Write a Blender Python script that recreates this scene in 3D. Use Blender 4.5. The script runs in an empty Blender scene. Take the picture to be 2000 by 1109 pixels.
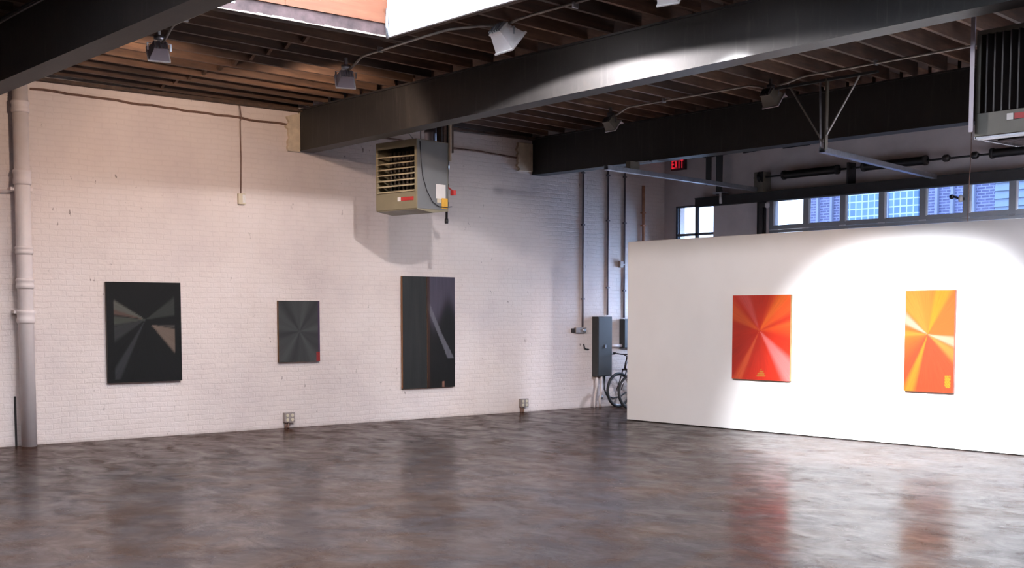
import bpy, bmesh, math, random
from mathutils import Vector, Matrix, noise
random.seed(7)
S = bpy.context.scene
PI = math.pi

# ------------------------------------------------------------------ camera, world, lights, exposure
cam = bpy.data.objects.new('camera', bpy.data.cameras.new('camera'))
S.collection.objects.link(cam); S.camera = cam
cam.data.sensor_fit = 'HORIZONTAL'; cam.data.sensor_width = 36.0
cam.data.lens = 36.0 * 2420 / 2000
cam.data.shift_y = 0.1134
cam.data.clip_end = 300
hd = math.atan(2055 / 2420); pt = math.radians(4.0)
F = Vector((-math.cos(hd) * math.cos(pt), math.sin(hd) * math.cos(pt), -math.sin(pt)))
cam.location = (0, 0, 1.7)
cam.rotation_euler = F.to_track_quat('-Z', 'Y').to_euler()

W = bpy.data.worlds.new('sky'); S.world = W; W.use_nodes = True
wn = W.node_tree.nodes; wl = W.node_tree.links
bg = wn['Background']
tc = wn.new('ShaderNodeTexCoord'); sx = wn.new('ShaderNodeSeparateXYZ'); rp = wn.new('ShaderNodeValToRGB')
wl.new(tc.outputs['Generated'], sx.inputs[0]); wl.new(sx.outputs['Z'], rp.inputs[0]); wl.new(rp.outputs[0], bg.inputs[0])
rp.color_ramp.elements[0].position = 0.0; rp.color_ramp.elements[0].color = (0.80, 0.86, 1.0, 1)
rp.color_ramp.elements[1].position = 0.6; rp.color_ramp.elements[1].color = (0.42, 0.60, 1.0, 1)
bg.inputs[1].default_value = 4.5

def lamp(name, kind, loc, aim, energy, color, **kw):
    d = bpy.data.lights.new(name, kind); d.energy = energy; d.color = color
    for k, v in kw.items(): setattr(d, k, v)
    o = bpy.data.objects.new(name, d); S.collection.objects.link(o)
    o.location = loc
    o.rotation_euler = (Vector(aim) - Vector(loc)).to_track_quat('-Z', 'Y').to_euler()
    return o
# daylight over the seen skylight, then added lamps that fill the room
lamp('daylight_over_skylight', 'AREA', (-8.2, 6.2, 6.1), (-8.2, 6.2, 0), 900, (0.86, 0.93, 1.0), shape='RECTANGLE', size=6.6, size_y=3.2)
lamp('added_fill_over_near_skylight', 'AREA', (-7.6, 1.9, 6.1), (-7.6, 1.9, 0), 700, (1.0, 0.93, 0.90), shape='RECTANGLE', size=6.6, size_y=2.6)  # added fill lamp over an unseen skylight nearer the viewer
lamp('added_fill_over_middle_skylight', 'AREA', (-1.5, 12.0, 6.1), (-1.5, 12.0, 0), 650, (0.80, 0.88, 1.0), shape='RECTANGLE', size=6.4, size_y=3.4)  # added over an unseen skylight for cool fill on the brick wall
lamp('added_fill_over_far_skylight', 'AREA', (-3.2, 15.95, 6.1), (-3.2, 15.95, 0), 6000, (0.78, 0.84, 1.0), shape='RECTANGLE', size=6.0, size_y=2.1)  # added over an unseen skylight to brighten the back wall
lamp('added_fill_at_low_window', 'AREA', (-15.45, 18.1, 1.9), (-15.6, 12.0, 3.6), 170, (0.62, 0.76, 1.0), shape='RECTANGLE', size=.95, size_y=1.6)  # added blue fill lamp, hidden behind the partition
S.view_settings.view_transform = 'Standard'; S.view_settings.look = 'None'
S.view_settings.gamma = 1; S.view_settings.use_curve_mapping = False
S.view_settings.exposure = 0.0
S.cycles.use_denoising = True
S.cycles.max_bounces = 8; S.cycles.diffuse_bounces = 5; S.cycles.glossy_bounces = 4
S.cycles.transparent_max_bounces = 12
S.cycles.sample_clamp_indirect = 6.0
S.cycles.caustics_reflective = False; S.cycles.caustics_refractive = False

# ------------------------------------------------------------------ materials
class NT:
    def __init__(s, name):
        s.m = bpy.data.materials.new(name); s.m.use_nodes = True
        s.n = s.m.node_tree.nodes; s.l = s.m.node_tree.links
        s.b = s.n['Principled BSDF']
    def add(s, t, **kw):
        o = s.n.new(t)
        for k, v in kw.items():
            if k.startswith('i_'): o.inputs[k[2:].replace('_', ' ')].default_value = v
            else: setattr(o, k, v)
        return o
    def link(s, a, b): s.l.new(a, b)
    def noise(s, scale, detail=4, rough=.55, vec=None, dist=0):
        o = s.add('ShaderNodeTexNoise'); o.inputs['Scale'].default_value = scale
        o.inputs['Detail'].default_value = detail; o.inputs['Roughness'].default_value = rough
        o.inputs['Distortion'].default_value = dist
        if vec is not None: s.link(vec, o.inputs['Vector'])
        return o.outputs['Fac']
    def ramp(s, fac, stops, interp='LINEAR'):
        o = s.add('ShaderNodeValToRGB'); s.link(fac, o.inputs[0]); cr = o.color_ramp; cr.interpolation = interp
        while len(cr.elements) < len(stops): cr.elements.new(0.5)
        for e, (p, c) in zip(cr.elements, stops):
            e.position = p; e.color = (c, c, c, 1) if not hasattr(c, '__len__') else (*c, 1)
        return o.outputs[0]
    def mix(s, fac, a, b, mode='MIX'):
        o = s.add('ShaderNodeMix', data_type='RGBA', blend_type=mode)
        for sock, v in ((o.inputs[0], fac), (o.inputs[6], a), (o.inputs[7], b)):
            if hasattr(v, 'is_output'): s.link(v, sock)
            elif hasattr(v, '__len__'): sock.default_value = (*v, 1)
            else: sock.default_value = v
        return o.outputs[2]
    def math(s, op, a, b=0.0):
        o = s.add('ShaderNodeMath', operation=op)
        for sock, v in ((o.inputs[0], a), (o.inputs[1], b)):
            if hasattr(v, 'is_output'): s.link(v, sock)
            else: sock.default_value = v
        return o.outputs[0]
    def bump(s, h, strength=.3, dist=.01):
        o = s.add('ShaderNodeBump'); o.inputs['Strength'].default_value = strength; o.inputs['Distance'].default_value = dist
        s.link(h, o.inputs['Height']); s.link(o.outputs[0], s.b.inputs['Normal'])
    def pos(s):
        return s.add('ShaderNodeTexCoord').outputs['Object']
    def mapping(s, vec, scale=(1, 1, 1), rot=(0, 0, 0)):
        o = s.add('ShaderNodeMapping'); o.inputs['Scale'].default_value = scale; o.inputs['Rotation'].default_value = rot
        s.link(vec, o.inputs[0]); return o.outputs[0]

def simple(name, col, rough=.5, metal=0, var=.12, scale=8, bump=0, emit=None):
    t = NT(name)
    n = t.noise(scale, 5, .6, t.pos())
    c = t.ramp(n, [(.25, [x * (1 - var) for x in col]), (.75, [min(1, x * (1 + var)) for x in col])])
    t.link(c, t.b.inputs['Base Color']); t.b.inputs['Roughness'].default_value = rough; t.b.inputs['Metallic'].default_value = metal
    if bump: t.bump(t.noise(scale * 6, 3, .6, t.pos()), bump, .005)
    if emit:
        t.b.inputs['Emission Color'].default_value = (*emit[0], 1); t.b.inputs['Emission Strength'].default_value = emit[1]
    return t.m

M = {}
def make_brick():
    t = NT('painted_brick'); p = t.pos()
    sp = t.add('ShaderNodeSeparateXYZ'); t.link(p, sp.inputs[0])
    cb = t.add('ShaderNodeCombineXYZ'); t.link(t.math('ADD', sp.outputs['X'], sp.outputs['Y']), cb.inputs[0]); t.link(sp.outputs['Z'], cb.inputs[1])
    wob = t.add('ShaderNodeVectorMath', operation='MULTIPLY_ADD')
    nz = t.add('ShaderNodeTexNoise'); nz.inputs['Scale'].default_value = 3; t.link(p, nz.inputs['Vector'])
    t.link(nz.outputs['Color'], wob.inputs[0]); wob.inputs[1].default_value = (.05, .05, 0); t.link(cb.outputs[0], wob.inputs[2])
    br = t.add('ShaderNodeTexBrick'); t.link(wob.outputs[0], br.inputs['Vector'])
    br.inputs['Scale'].default_value = 1; br.inputs['Brick Width'].default_value = .21; br.inputs['Row Height'].default_value = .072
    br.inputs['Mortar Size'].default_value = .011; br.inputs['Mortar Smooth'].default_value = .6
    br.inputs['Color1'].default_value = (.75, .75, .75, 1); br.inputs['Color2'].default_value = (1, 1, 1, 1); br.inputs['Mortar'].default_value = (.2, .2, .2, 1)
    h = t.math('ADD', t.math('MULTIPLY', br.outputs['Color'], .5), t.math('MULTIPLY', t.noise(28, 5, .65, p), .8))
    h = t.math('ADD', h, t.math('MULTIPLY', t.noise(5, 4, .6, t.mapping(p, (1, 1, 2.2))), 1.4))
    t.bump(h, .48, .012)
    tint = t.ramp(t.noise(1.1, 4, .6, p), [(.3, (.66, .585, .56)), (.52, (.73, .655, .615)), (.72, (.76, .69, .66))])
    tint = t.mix(t.math('MULTIPLY', br.outputs['Fac'], .09), tint, (.42, .36, .32))
    # chipped spots where dark brick shows, shaped by stretched noise
    ch = t.ramp(t.noise(13, 3, .6, t.mapping(p, (1, 1, .55))), [(.27, 1.0), (.305, 0.0)])
    ar = t.ramp(t.noise(.55, 3, .5, p), [(.45, 0.0), (.62, 1.0)])
    tint = t.mix(t.math('MULTIPLY', t.math('MULTIPLY', ch, ar), .75), tint, (.13, .092, .072))
    # grime just above the floor
    gr = t.ramp(sp.outputs['Z'], [(0.0, .75), (.05, .0)])
    tint = t.mix(t.math('MULTIPLY', gr, t.noise(9, 3, .6, p)), tint, (.2, .15, .12))
    t.link(tint, t.b.inputs['Base Color']); t.b.inputs['Roughness'].default_value = .55
    return t.m
M['brick'] = make_brick()

def make_floor():
    t = NT('sealed_concrete'); p = t.pos()
    a = t.noise(.45, 6, .62, p, 1.2); b = t.noise(1.6, 7, .65, p, .6); c = t.noise(60, 3, .6, p); d = t.noise(.9, 4, .6, t.mapping(p, (1, 1, 1), (0, 0, 1)), 2)
    col = t.ramp(a, [(.3, (.030, .0145, .009)), (.48, (.048, .027, .019)), (.62, (.058, .040, .034))])
    col = t.mix(t.ramp(d, [(.42, 0.0), (.6, .8)]), col, (.040, .034, .036))
    col = t.mix(t.ramp(b, [(.52, 0.0), (.75, .4)]), col, (.13, .092, .072))
    col = t.mix(t.ramp(b, [(.28, .6), (.42, .0)]), col, (.02, .012, .009))
    col = t.mix(.25, col, t.ramp(c, [(.3, (.02, .015, .013)), (.7, (.09, .068, .058))]))
    # brown band of old stain along the brick wall
    sp = t.add('ShaderNodeSeparateXYZ'); t.link(p, sp.inputs[0])
    e = t.ramp(t.math('ADD', t.math('MULTIPLY', t.math('ADD', sp.outputs['X'], 16.2), .28), t.math('MULTIPLY', t.noise(1.0, 4, .6, p), .5)), [(.4, 1.0), (1.15, 0.0)])
    col = t.mix(e, col, (.046, .018, .009))
    # worn sealer: a brown matte slab under a thin patchy gloss
    h = t.math('ADD', t.math('MULTIPLY', t.noise(70, 2, .5, p), .35), t.math('MULTIPLY', t.noise(14, 3, .6, p), .5))
    grit = t.math('MULTIPLY', t.noise(160, 2, .7, p), t.ramp(t.noise(.7, 4, .6, p), [(.5, 0.0), (.62, 1.6)]))
    h = t.math('ADD', h, grit)
    bp = t.add('ShaderNodeBump'); bp.inputs['Strength'].default_value = .10; bp.inputs['Distance'].default_value = .01; t.link(h, bp.inputs['Height'])
    df = t.add('ShaderNodeBsdfDiffuse'); t.link(col, df.inputs['Color']); t.link(bp.outputs[0], df.inputs['Normal'])
    gl = t.add('ShaderNodeBsdfGlossy'); t.link(t.ramp(t.noise(1.3, 6, .65, p, .8), [(.3, .13), (.75, .27)]), gl.inputs['Roughness']); t.link(bp.outputs[0], gl.inputs['Normal'])
    fr = t.add('ShaderNodeFresnel'); fr.inputs['IOR'].default_value = 1.42; t.link(bp.outputs[0], fr.inputs['Normal'])
    cov = t.ramp(t.noise(1.9, 9, .68, t.mapping(p, (1, 1.5, 1), (0, 0, .8)), .5), [(.36, .20), (.64, .78)])
    mx = t.add('ShaderNodeMixShader'); t.link(t.math('MULTIPLY', fr.outputs[0], cov), mx.inputs[0]); t.link(df.outputs[0], mx.inputs[1]); t.link(gl.outputs[0], mx.inputs[2])
    t.link(mx.outputs[0], t.n['Material Output'].inputs[0]); t.n.remove(t.b)
    return t.m
M['floor'] = make_floor()

def make_wood(name, c0, c1, c2, rough=.75, axis='Y'):
    t = NT(name); p = t.pos()
    sc = {'Y': (14, .8, 14), 'X': (.8, 14, 14), 'Z': (14, 14, .8)}[axis]
    inf = t.add('ShaderNodeObjectInfo')
    off = t.add('ShaderNodeVectorMath', operation='ADD'); t.link(p, off.inputs[0]); t.link(inf.outputs['Location'], off.inputs[1])
    n = t.noise(1, 6, .6, t.mapping(off.outputs[0], sc)); k = t.noise(1.3, 4, .6, off.outputs[0])
    c = t.ramp(n, [(.3, c0), (.55, c1), (.8, c2)])
    c = t.mix(t.ramp(k, [(.42, 0.0), (.62, .6)]), c, c0)
    br = t.math('ADD', t.math('MULTIPLY', inf.outputs['Random'], 1.0), .45)
    cc = t.add('ShaderNodeCombineColor'); [t.link(br, cc.inputs[i]) for i in range(3)]
    c = t.mix(1.0, c, cc.outputs[0], 'MULTIPLY')
    t.link(c, t.b.inputs['Base Color']); t.b.inputs['Roughness'].default_value = rough
    t.bump(n, .3, .005)
    return t.m
M['joist'] = make_wood('aged_joist_wood', (.05, .028, .018), (.115, .062, .036), (.22, .125, .07))
M['deck'] = make_wood('roof_deck_boards', (.035, .022, .016), (.07, .042, .028), (.11, .07, .045), axis='X')
M['well'] = make_wood('skylight_pine', (.30, .09, .035), (.42, .15, .065), (.5, .21, .1), .6, 'Y')
M['curb'] = simple('peeling_pinkish_curb', (.085, .052, .05), .8, var=.6, scale=6, bump=.3)
M['white_board'] = simple('white_well_paint', (.85, .86, .88), .6, var=.05)

def make_steel():
    t = NT('black_beam_paint'); p = t.pos()
    n = t.noise(3, 6, .65, p); st = t.noise(1, 5, .7, t.mapping(p, (22, 22, 1.6)))
    c = t.ramp(n, [(.3, (.015, .014, .014)), (.6, (.021, .020, .019)), (.8, (.032, .026, .022))])
    c = t.mix(t.ramp(st, [(.55, 0.0), (.75, .5)]), c, (.07, .062, .058))
    t.link(c, t.b.inputs['Base Color']); t.b.inputs['Roughness'].default_value = .55
    t.bump(t.noise(40, 4, .6, p), .25, .004)
    return t.m
M['steel'] = make_steel()
def make_white():
    t = NT('white_wall_paint'); p = t.pos()
    t.link(t.ramp(t.noise(2, 3, .5, p), [(.3, (.80, .80, .80)), (.7, (.83, .83, .83))]), t.b.inputs['Base Color'])
    t.b.inputs['Roughness'].default_value = .6
    t.bump(t.noise(90, 2, .5, p), .05, .002)
    return t.m
M['partition'] = make_white()
M['backwall'] = simple('grey_white_back_wall', (.64, .58, .57), .7, var=.08, scale=3, bump=.2)
M['wall_plain'] = simple('far_room_paint', (.62, .55, .52), .7, var=.05)
M['soot'] = simple('soot_black_paint', (.02, .018, .018), .8, var=.3)
M['pipe_white'] = simple('white_painted_iron', (.78, .71, .69), .5, var=.06, scale=5, bump=.15)
M['plaster'] = simple('cream_mortar', (.62, .53, .40), .85, var=.2, scale=9, bump=.8)
M['brown_rust_shadow'] = simple('rust_and_shadow_brown', (.20, .12, .09), .8, var=.35, scale=12, bump=.4)  # brown for stub pipes, wire and cord, and for the wall's shadow line
M['galv'] = simple('galvanized_steel', (.55, .58, .62), .32, .9, var=.15, scale=20)
M['conduit'] = simple('dull_conduit', (.35, .33, .30), .45, .6, var=.2, scale=10)
M['conduit_dark'] = simple('dark_wall_conduit', (.16, .14, .16), .5, .2, var=.2, scale=10)
M['beige'] = simple('heater_beige_enamel', (.22, .195, .125), .4, var=.08, scale=4)
M['louver'] = simple('heater_louver_cream', (.44, .38, .25), .4, var=.08, scale=4)
M['heater_grey'] = simple('heater_grey_enamel', (.17, .178, .18), .38, .1, var=.06, scale=4)
M['heater_dark'] = simple('heater_inside', (.035, .03, .03), .7, var=.3)
M['fin'] = simple('heat_exchanger_tubes', (.10, .08, .07), .5, .5, var=.3)
M['heater_olive'] = simple('shaded_heater_taupe', (.13, .12, .095), .45, var=.1, scale=4)
M['alum'] = simple('bright_aluminium', (.78, .80, .86), .25, .7, var=.1)
M['black'] = simple('black_enamel', (.012, .012, .013), .4, var=.2)
M['blackpipe'] = simple('black_iron_pipe', (.02, .017, .017), .5, var=.2)
M['red'] = simple('red_sticker', (.45, .03, .03), .5, var=.1)
M['white'] = simple('white_plastic', (.75, .74, .72), .5, var=.05)
M['cream'] = simple('cream_switch_plastic', (.62, .56, .42), .45, var=.05)
M['yellow'] = simple('yellow_sticker', (.75, .42, .05), .5, var=.2)
M['grey_plate'] = simple('grey_cover_plate', (.34, .30, .28), .45, .4, var=.1)
M['panel'] = simple('grey_panel_enamel', (.035, .038, .038), .5, .0, var=.1, scale=3)
M['copper'] = simple('terracotta_pipe', (.55, .28, .17), .5, .1, var=.2)
M['door'] = simple('grey_steel_door', (.30, .32, .34), .5, .2, var=.06)
M['mullion'] = simple('white_window_stop', (.8, .82, .85), .5, var=.04)
M['mullion_dark'] = simple('grey_window_bar', (.12, .13, .15), .5, var=.05)
M['exit_red'] = simple('exit_letter_red', (.6, .02, .03), .5, emit=((1, .03, .06), .55))
M['exit_case'] = simple('exit_case', (.06, .02, .025), .5)
M['fix_grey'] = simple('lamp_housing_grey', (.42, .38, .42), .45, .3, var=.08)
M['fix_white'] = simple('lamp_visor_white', (.85, .82, .80), .4, var=.04)
M['fix_dark'] = simple('lamp_housing_dark', (.05, .045, .045), .5, .2)
M['rubber'] = simple('tyre_rubber', (.012, .012, .013), .6, var=.2)
M['bike'] = simple('dark_bike_frame', (.03, .022, .024), .3, .2)
M['bike_metal'] = simple('bike_metal', (.35, .33, .33), .3, .9)
M['asphalt'] = simple('street_asphalt', (.08, .08, .085), .9, var=.2, scale=2)
M['siding'] = simple('pale_blue_siding', (.26, .33, .44), .7, var=.05)
M['stone'] = simple('pale_facade_strip', (.30, .33, .42), .7, var=.05)

def emis(name, col, s):
    t = NT(name); t.b.inputs['Base Color'].default_value = (.8, .8, .8, 1)
    t.b.inputs['Emission Color'].default_value = (*col, 1); t.b.inputs['Emission Strength'].default_value = s
    return t.m
M['lens_on'] = emis('lit_lens', (.95, .93, 1.0), 60)
M['lens_off'] = simple('dull_lens', (.35, .35, .33), .2)
def make_glass(name, tint=(1, 1, 1), gl=.08):
    t = NT(name); t.n.remove(t.b)
    tr = t.add('ShaderNodeBsdfTransparent'); tr.inputs[0].default_value = (*tint, 1)
    g = t.add('ShaderNodeBsdfGlossy'); g.inputs['Roughness'].default_value = .03
    fr = t.add('ShaderNodeFresnel'); fr.inputs[0].default_value = 1.45
    mx = t.add('ShaderNodeMixShader'); t.link(fr.outputs[0], mx.inputs[0]); t.link(tr.outputs[0], mx.inputs[1]); t.link(g.outputs[0], mx.inputs[2])
    t.link(mx.outputs[0], t.n['Material Output'].inputs[0])
    return t.m
M['glass'] = make_glass('window_glass', (.86, .92, 1.0))
def make_facade():
    t = NT('facade_brick'); p = t.pos()
    sp = t.add('ShaderNodeSeparateXYZ'); t.link(p, sp.inputs[0])
    cb = t.add('ShaderNodeCombineXYZ'); t.link(sp.outputs['X'], cb.inputs[0]); t.link(sp.outputs['Z'], cb.inputs[1])
    br = t.add('ShaderNodeTexBrick'); t.link(cb.outputs[0], br.inputs['Vector']); br.inputs['Scale'].default_value = 1
    br.inputs['Brick Width'].default_value = .22; br.inputs['Row Height'].default_value = .075; br.inputs['Mortar Size'].default_value = .014
    br.inputs['Color1'].default_value = (.12, .13, .24, 1); br.inputs['Color2'].default_value = (.18, .19, .33, 1); br.inputs['Mortar'].default_value = (.3, .33, .5, 1)
    t.link(br.outputs['Color'], t.b.inputs['Base Color']); t.b.inputs['Roughness'].default_value = .9
    return t.m
M['facade'] = make_facade()
def make_block():
    t = NT('glass_block'); p = t.pos()
    sp = t.add('ShaderNodeSeparateXYZ'); t.link(p, sp.inputs[0])
    cb = t.add('ShaderNodeCombineXYZ'); t.link(sp.outputs['X'], cb.inputs[0]); t.link(sp.outputs['Z'], cb.inputs[1])
    br = t.add('ShaderNodeTexBrick', offset=0.0); t.link(cb.outputs[0], br.inputs['Vector']); br.inputs['Scale'].default_value = 1
    br.inputs['Brick Width'].default_value = .2; br.inputs['Row Height'].default_value = .2; br.inputs['Mortar Size'].default_value = .018
    br.inputs['Color1'].default_value = (.10, .22, .36, 1); br.inputs['Color2'].default_value = (.17, .32, .46, 1); br.inputs['Mortar'].default_value = (.5, .62, .75, 1)
    t.link(br.outputs['Color'], t.b.inputs['Base Color']); t.b.inputs['Roughness'].default_value = .3
    return t.m
M['block'] = make_block()

# ------------------------------------------------------------------ mesh helpers
class MB:
    def __init__(s): s.bm = bmesh.new()
    def mark(s): return len(s.bm.verts)
    def _quadbox(s, P, mi=0):
        v = [s.bm.verts.new(p) for p in P]
        for f in ((0, 3, 2, 1), (4, 5, 6, 7), (0, 1, 5, 4), (1, 2, 6, 5), (2, 3, 7, 6), (3, 0, 4, 7)):
            s.bm.faces.new([v[i] for i in f]).material_index = mi
    def box(s, a, b, mi=0):
        (x0, y0, z0), (x1, y1, z1) = a, b
        x0, x1 = sorted((x0, x1)); y0, y1 = sorted((y0, y1)); z0, z1 = sorted((z0, z1))
        s._quadbox([(x0, y0, z0), (x1, y0, z0), (x1, y1, z0), (x0, y1, z0), (x0, y0, z1), (x1, y0, z1), (x1, y1, z1), (x0, y1, z1)], mi)
        return s
    def hexa(s, P, mi=0): s._quadbox(P, mi); return s
    def bar(s, p, q, w, h, mi=0, up=(0, 0, 1)):
        p, q = Vector(p), Vector(q); d = (q - p).normalized(); u = Vector(up)
        if abs(d.dot(u)) > .98: u = Vector((1, 0, 0))
        r = d.cross(u).normalized(); u = r.cross(d)
        P = []
        for c in (p, q):
            for a, b in ((-1, -1), (1, -1), (1, 1), (-1, 1)): P.append(c + r * a * w / 2 + u * b * h / 2)
        s._quadbox(P, mi); return s
    def tube(s, pts, r, n=10, mi=0, closed=False):
        pts = [Vector(p) for p in pts]; rings = []; N = len(pts)
        rr = r if hasattr(r, '__len__') else [r] * N
        prev = None
        for i, p in enumerate(pts):
            if closed: d = pts[(i + 1) % N] - pts[i - 1]
            else: d = pts[min(i + 1, N - 1)] - pts[max(i - 1, 0)]
            d.normalize()
            if prev is None:
                u = Vector((0, 0, 1)) if abs(d.z) < .9 else Vector((1, 0, 0))
            else: u = prev
            a = d.cross(u).normalized(); b = a.cross(d).normalized(); prev = b
            rings.append([s.bm.verts.new(p + (a * math.cos(t) + b * math.sin(t)) * rr[i]) for t in [2 * PI * k / n for k in range(n)]])
        for i in range(N if closed else N - 1):
            A, B = rings[i], rings[(i + 1) % N]
            for k in range(n):
                f = s.bm.faces.new((A[k], A[(k + 1) % n], B[(k + 1) % n], B[k])); f.smooth = True; f.material_index = mi
        if not closed:
            for R, rev in ((rings[0], False), (rings[-1], True)):
                f = s.bm.faces.new(R if not rev else R[::-1]); f.material_index = mi
        return s
    def cyl(s, p, q, r, n=16, mi=0): return s.tube([p, q], r, n, mi)
    def lathe(s, c, prof, n=24, mi=0, axis='Z'):
        c = Vector(c); rings = []
        for r, h in prof:
            ring = []
            for k in range(n):
                t = 2 * PI * k / n; a, b = r * math.cos(t), r * math.sin(t)
                v = {'Z': (a, b, h), 'X': (h, a, b), 'Y': (b, h, a)}[axis]
                ring.append(s.bm.verts.new(c + Vector(v)))
            rings.append(ring)
        for A, B in zip(rings, rings[1:]):
            for k in range(n):
                f = s.bm.faces.new((A[k], A[(k + 1) % n], B[(k + 1) % n], B[k])); f.smooth = True; f.material_index = mi
        s.bm.faces.new(rings[0][::-1]); s.bm.faces.new(rings[-1]); return s
    def prism(s, poly, axis, a, b, mi=0):
        # poly: 2D points; extruded along axis from a to b
        def mk(u, v, w): return {'X': (w, u, v), 'Y': (u, w, v), 'Z': (u, v, w)}[axis]
        A = [s.bm.verts.new(mk(u, v, a)) for u, v in poly]; B = [s.bm.verts.new(mk(u, v, b)) for u, v in poly]
        s.bm.faces.new(A).material_index = mi; s.bm.faces.new(B[::-1]).material_index = mi
        n = len(poly)
        for i in range(n): s.bm.faces.new((A[i], B[i], B[(i + 1) % n], A[(i + 1) % n])).material_index = mi
        return s
    def build(s, name, mats, parent=None, bevel=0, world=False, origin=None):
        bm = s.bm; bmesh.ops.recalc_face_normals(bm, faces=bm.faces[:])
        if world and parent is not None:
            bm.transform(parent.matrix_basis.inverted())
        if origin is not None: bm.transform(Matrix.Translation(-Vector(origin)))
        me = bpy.data.meshes.new(name); bm.to_mesh(me); bm.free()
        for m in (mats if isinstance(mats, (list, tuple)) else [mats]): me.materials.append(M[m] if isinstance(m, str) else m)
        o = bpy.data.objects.new(name, me); S.collection.objects.link(o)
        if origin is not None: o.location = origin
        if parent is not None: o.parent = parent
        if bevel:
            md = o.modifiers.new('bevel', 'BEVEL'); md.width = bevel; md.segments = 2; md.limit_method = 'ANGLE'
        return o
def tag(o, label, cat, group=None):
    o['label'] = label; o['category'] = cat
    if group: o['group'] = group
    return o
def root(name, loc, label, cat, rz=0, group=None):
    o = bpy.data.objects.new(name, None); S.collection.objects.link(o); o.location = loc; o.rotation_euler = (0, 0, rz)
    o.matrix_basis = Matrix.Translation(Vector(loc)) @ Matrix.Rotation(rz, 4, 'Z')
    o.empty_display_size = .1
    return tag(o, label, cat, group)
def struct(o, label=None):
    o['kind'] = 'structure'
    if label: o['label'] = label
    return o
def clone(src, loc, rz, label, group=None):
    r = src.copy(); S.collection.objects.link(r)
    r.matrix_basis = Matrix.Translation(Vector(loc)) @ Matrix.Rotation(rz, 4, 'Z')
    r['label'] = label
    if group: r['group'] = group
    for ch in list(src.children):
        c = ch.copy(); S.collection.objects.link(c); c.parent = r
        for g in list(ch.children):
            d = g.copy(); S.collection.objects.link(d); d.parent = c
    return r

# ------------------------------------------------------------------ the room
XL, XR, YF, YB = -16.2, 5.0, -6.0, 17.55
ZJ, ZD = 4.70, 4.96          # joist underside, roof deck underside
ZT = 6.0
struct(MB().box((XL - .3, YF - .3, -.2), (XR + .3, YB + .3, 0)).build('floor', 'floor'), 'dark stained glossy sealed concrete warehouse floor')
struct(MB().box((XL - .3, YF - .3, 0), (XL, YB + .3, ZD)).build('wall_left', 'brick'), 'white painted brick wall with hanging dark paintings')
struct(MB().box((XR, YF - .3, 0), (XR + .3, YB + .3, ZD)).build('wall_right', 'wall_plain'))
struct(MB().box((XL, YF - .3, 0), (XR, YF, ZD)).build('wall_front', 'wall_plain'))
# back wall with window and door openings
WX0, WX1, WZ0, WZ1 = -15.95, -14.99, .95, 3.71  # window carried down behind the partition to admit added light
DX0, DX1, DZ1 = -13.76, -6.9, 3.70
w = MB()
w.box((XL, YB, 0), (WX0, YB + .3, ZD)).box((WX0, YB, 0), (WX1, YB + .3, WZ0)).box((WX0, YB, WZ1), (WX1, YB + .3, ZD))
w.box((WX1, YB, 0), (DX0, YB + .3, ZD)).box((DX0, YB, DZ1), (DX1, YB + .3, ZD)).box((DX1, YB, 0), (XR, YB + .3, ZD))
struct(w.build('wall_back', 'backwall'), 'grey white back wall above the overhead door')
# ragged dark band where the paint stops under the roof
poly = [(XL, ZD)]; x = XL; z = 4.57
pts = []
while x < XR:
    pts.append((x, z + random.uniform(-.012, .012))); x += random.uniform(.25, .7); 
    pts.append((x, z + random.uniform(-.012, .012))); x += random.uniform(.02, .08); z = 4.565 + random.uniform(-.03, .03)
m = MB()
for (xa, za), (xb, zb) in zip(pts, pts[1:]):
    xb = min(xb, XR)
    m.hexa([(xa, YB - .012, za), (xb, YB - .012, zb), (xb, YB, zb), (xa, YB, za), (xa, YB - .012, ZD), (xb, YB - .012, ZD), (xb, YB, ZD), (xa, YB, ZD)])
struct(m.build('trim_1', 'soot'), 'ragged black band at the top of the back wall')
# roof deck with one seen skylight and three added for fill light
SK = [(-11.35, -5.1, 4.95, 7.86), (-10.6, -4.6, .75, 3.2), (-4.5, 1.5, 10.4, 13.6), (-6.1, -.3, 14.95, 16.9)]
SKH = [(a - .05, b + .05, c - .05, d + .05) for a, b, c, d in SK]
def deck(m):
    xs = sorted({XL - .3, XR + .3, *[a for s in SKH for a in s[:2]]}); ys = sorted({YF - .3, YB + .3, *[a for s in SKH for a in s[2:]]})
    for i in range(len(xs) - 1):
        for j in range(len(ys) - 1):
            cx, cy = (xs[i] + xs[i + 1]) / 2, (ys[j] + ys[j + 1]) / 2
            if any(s[0] < cx < s[1] and s[2] < cy < s[3] for s in SKH): continue
            m.box((xs[i], ys[j], ZD), (xs[i + 1], ys[j + 1], ZD + .12))
    return m
struct(deck(MB()).build('ceiling', 'deck'), 'dark board roof deck above open joists')
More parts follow.
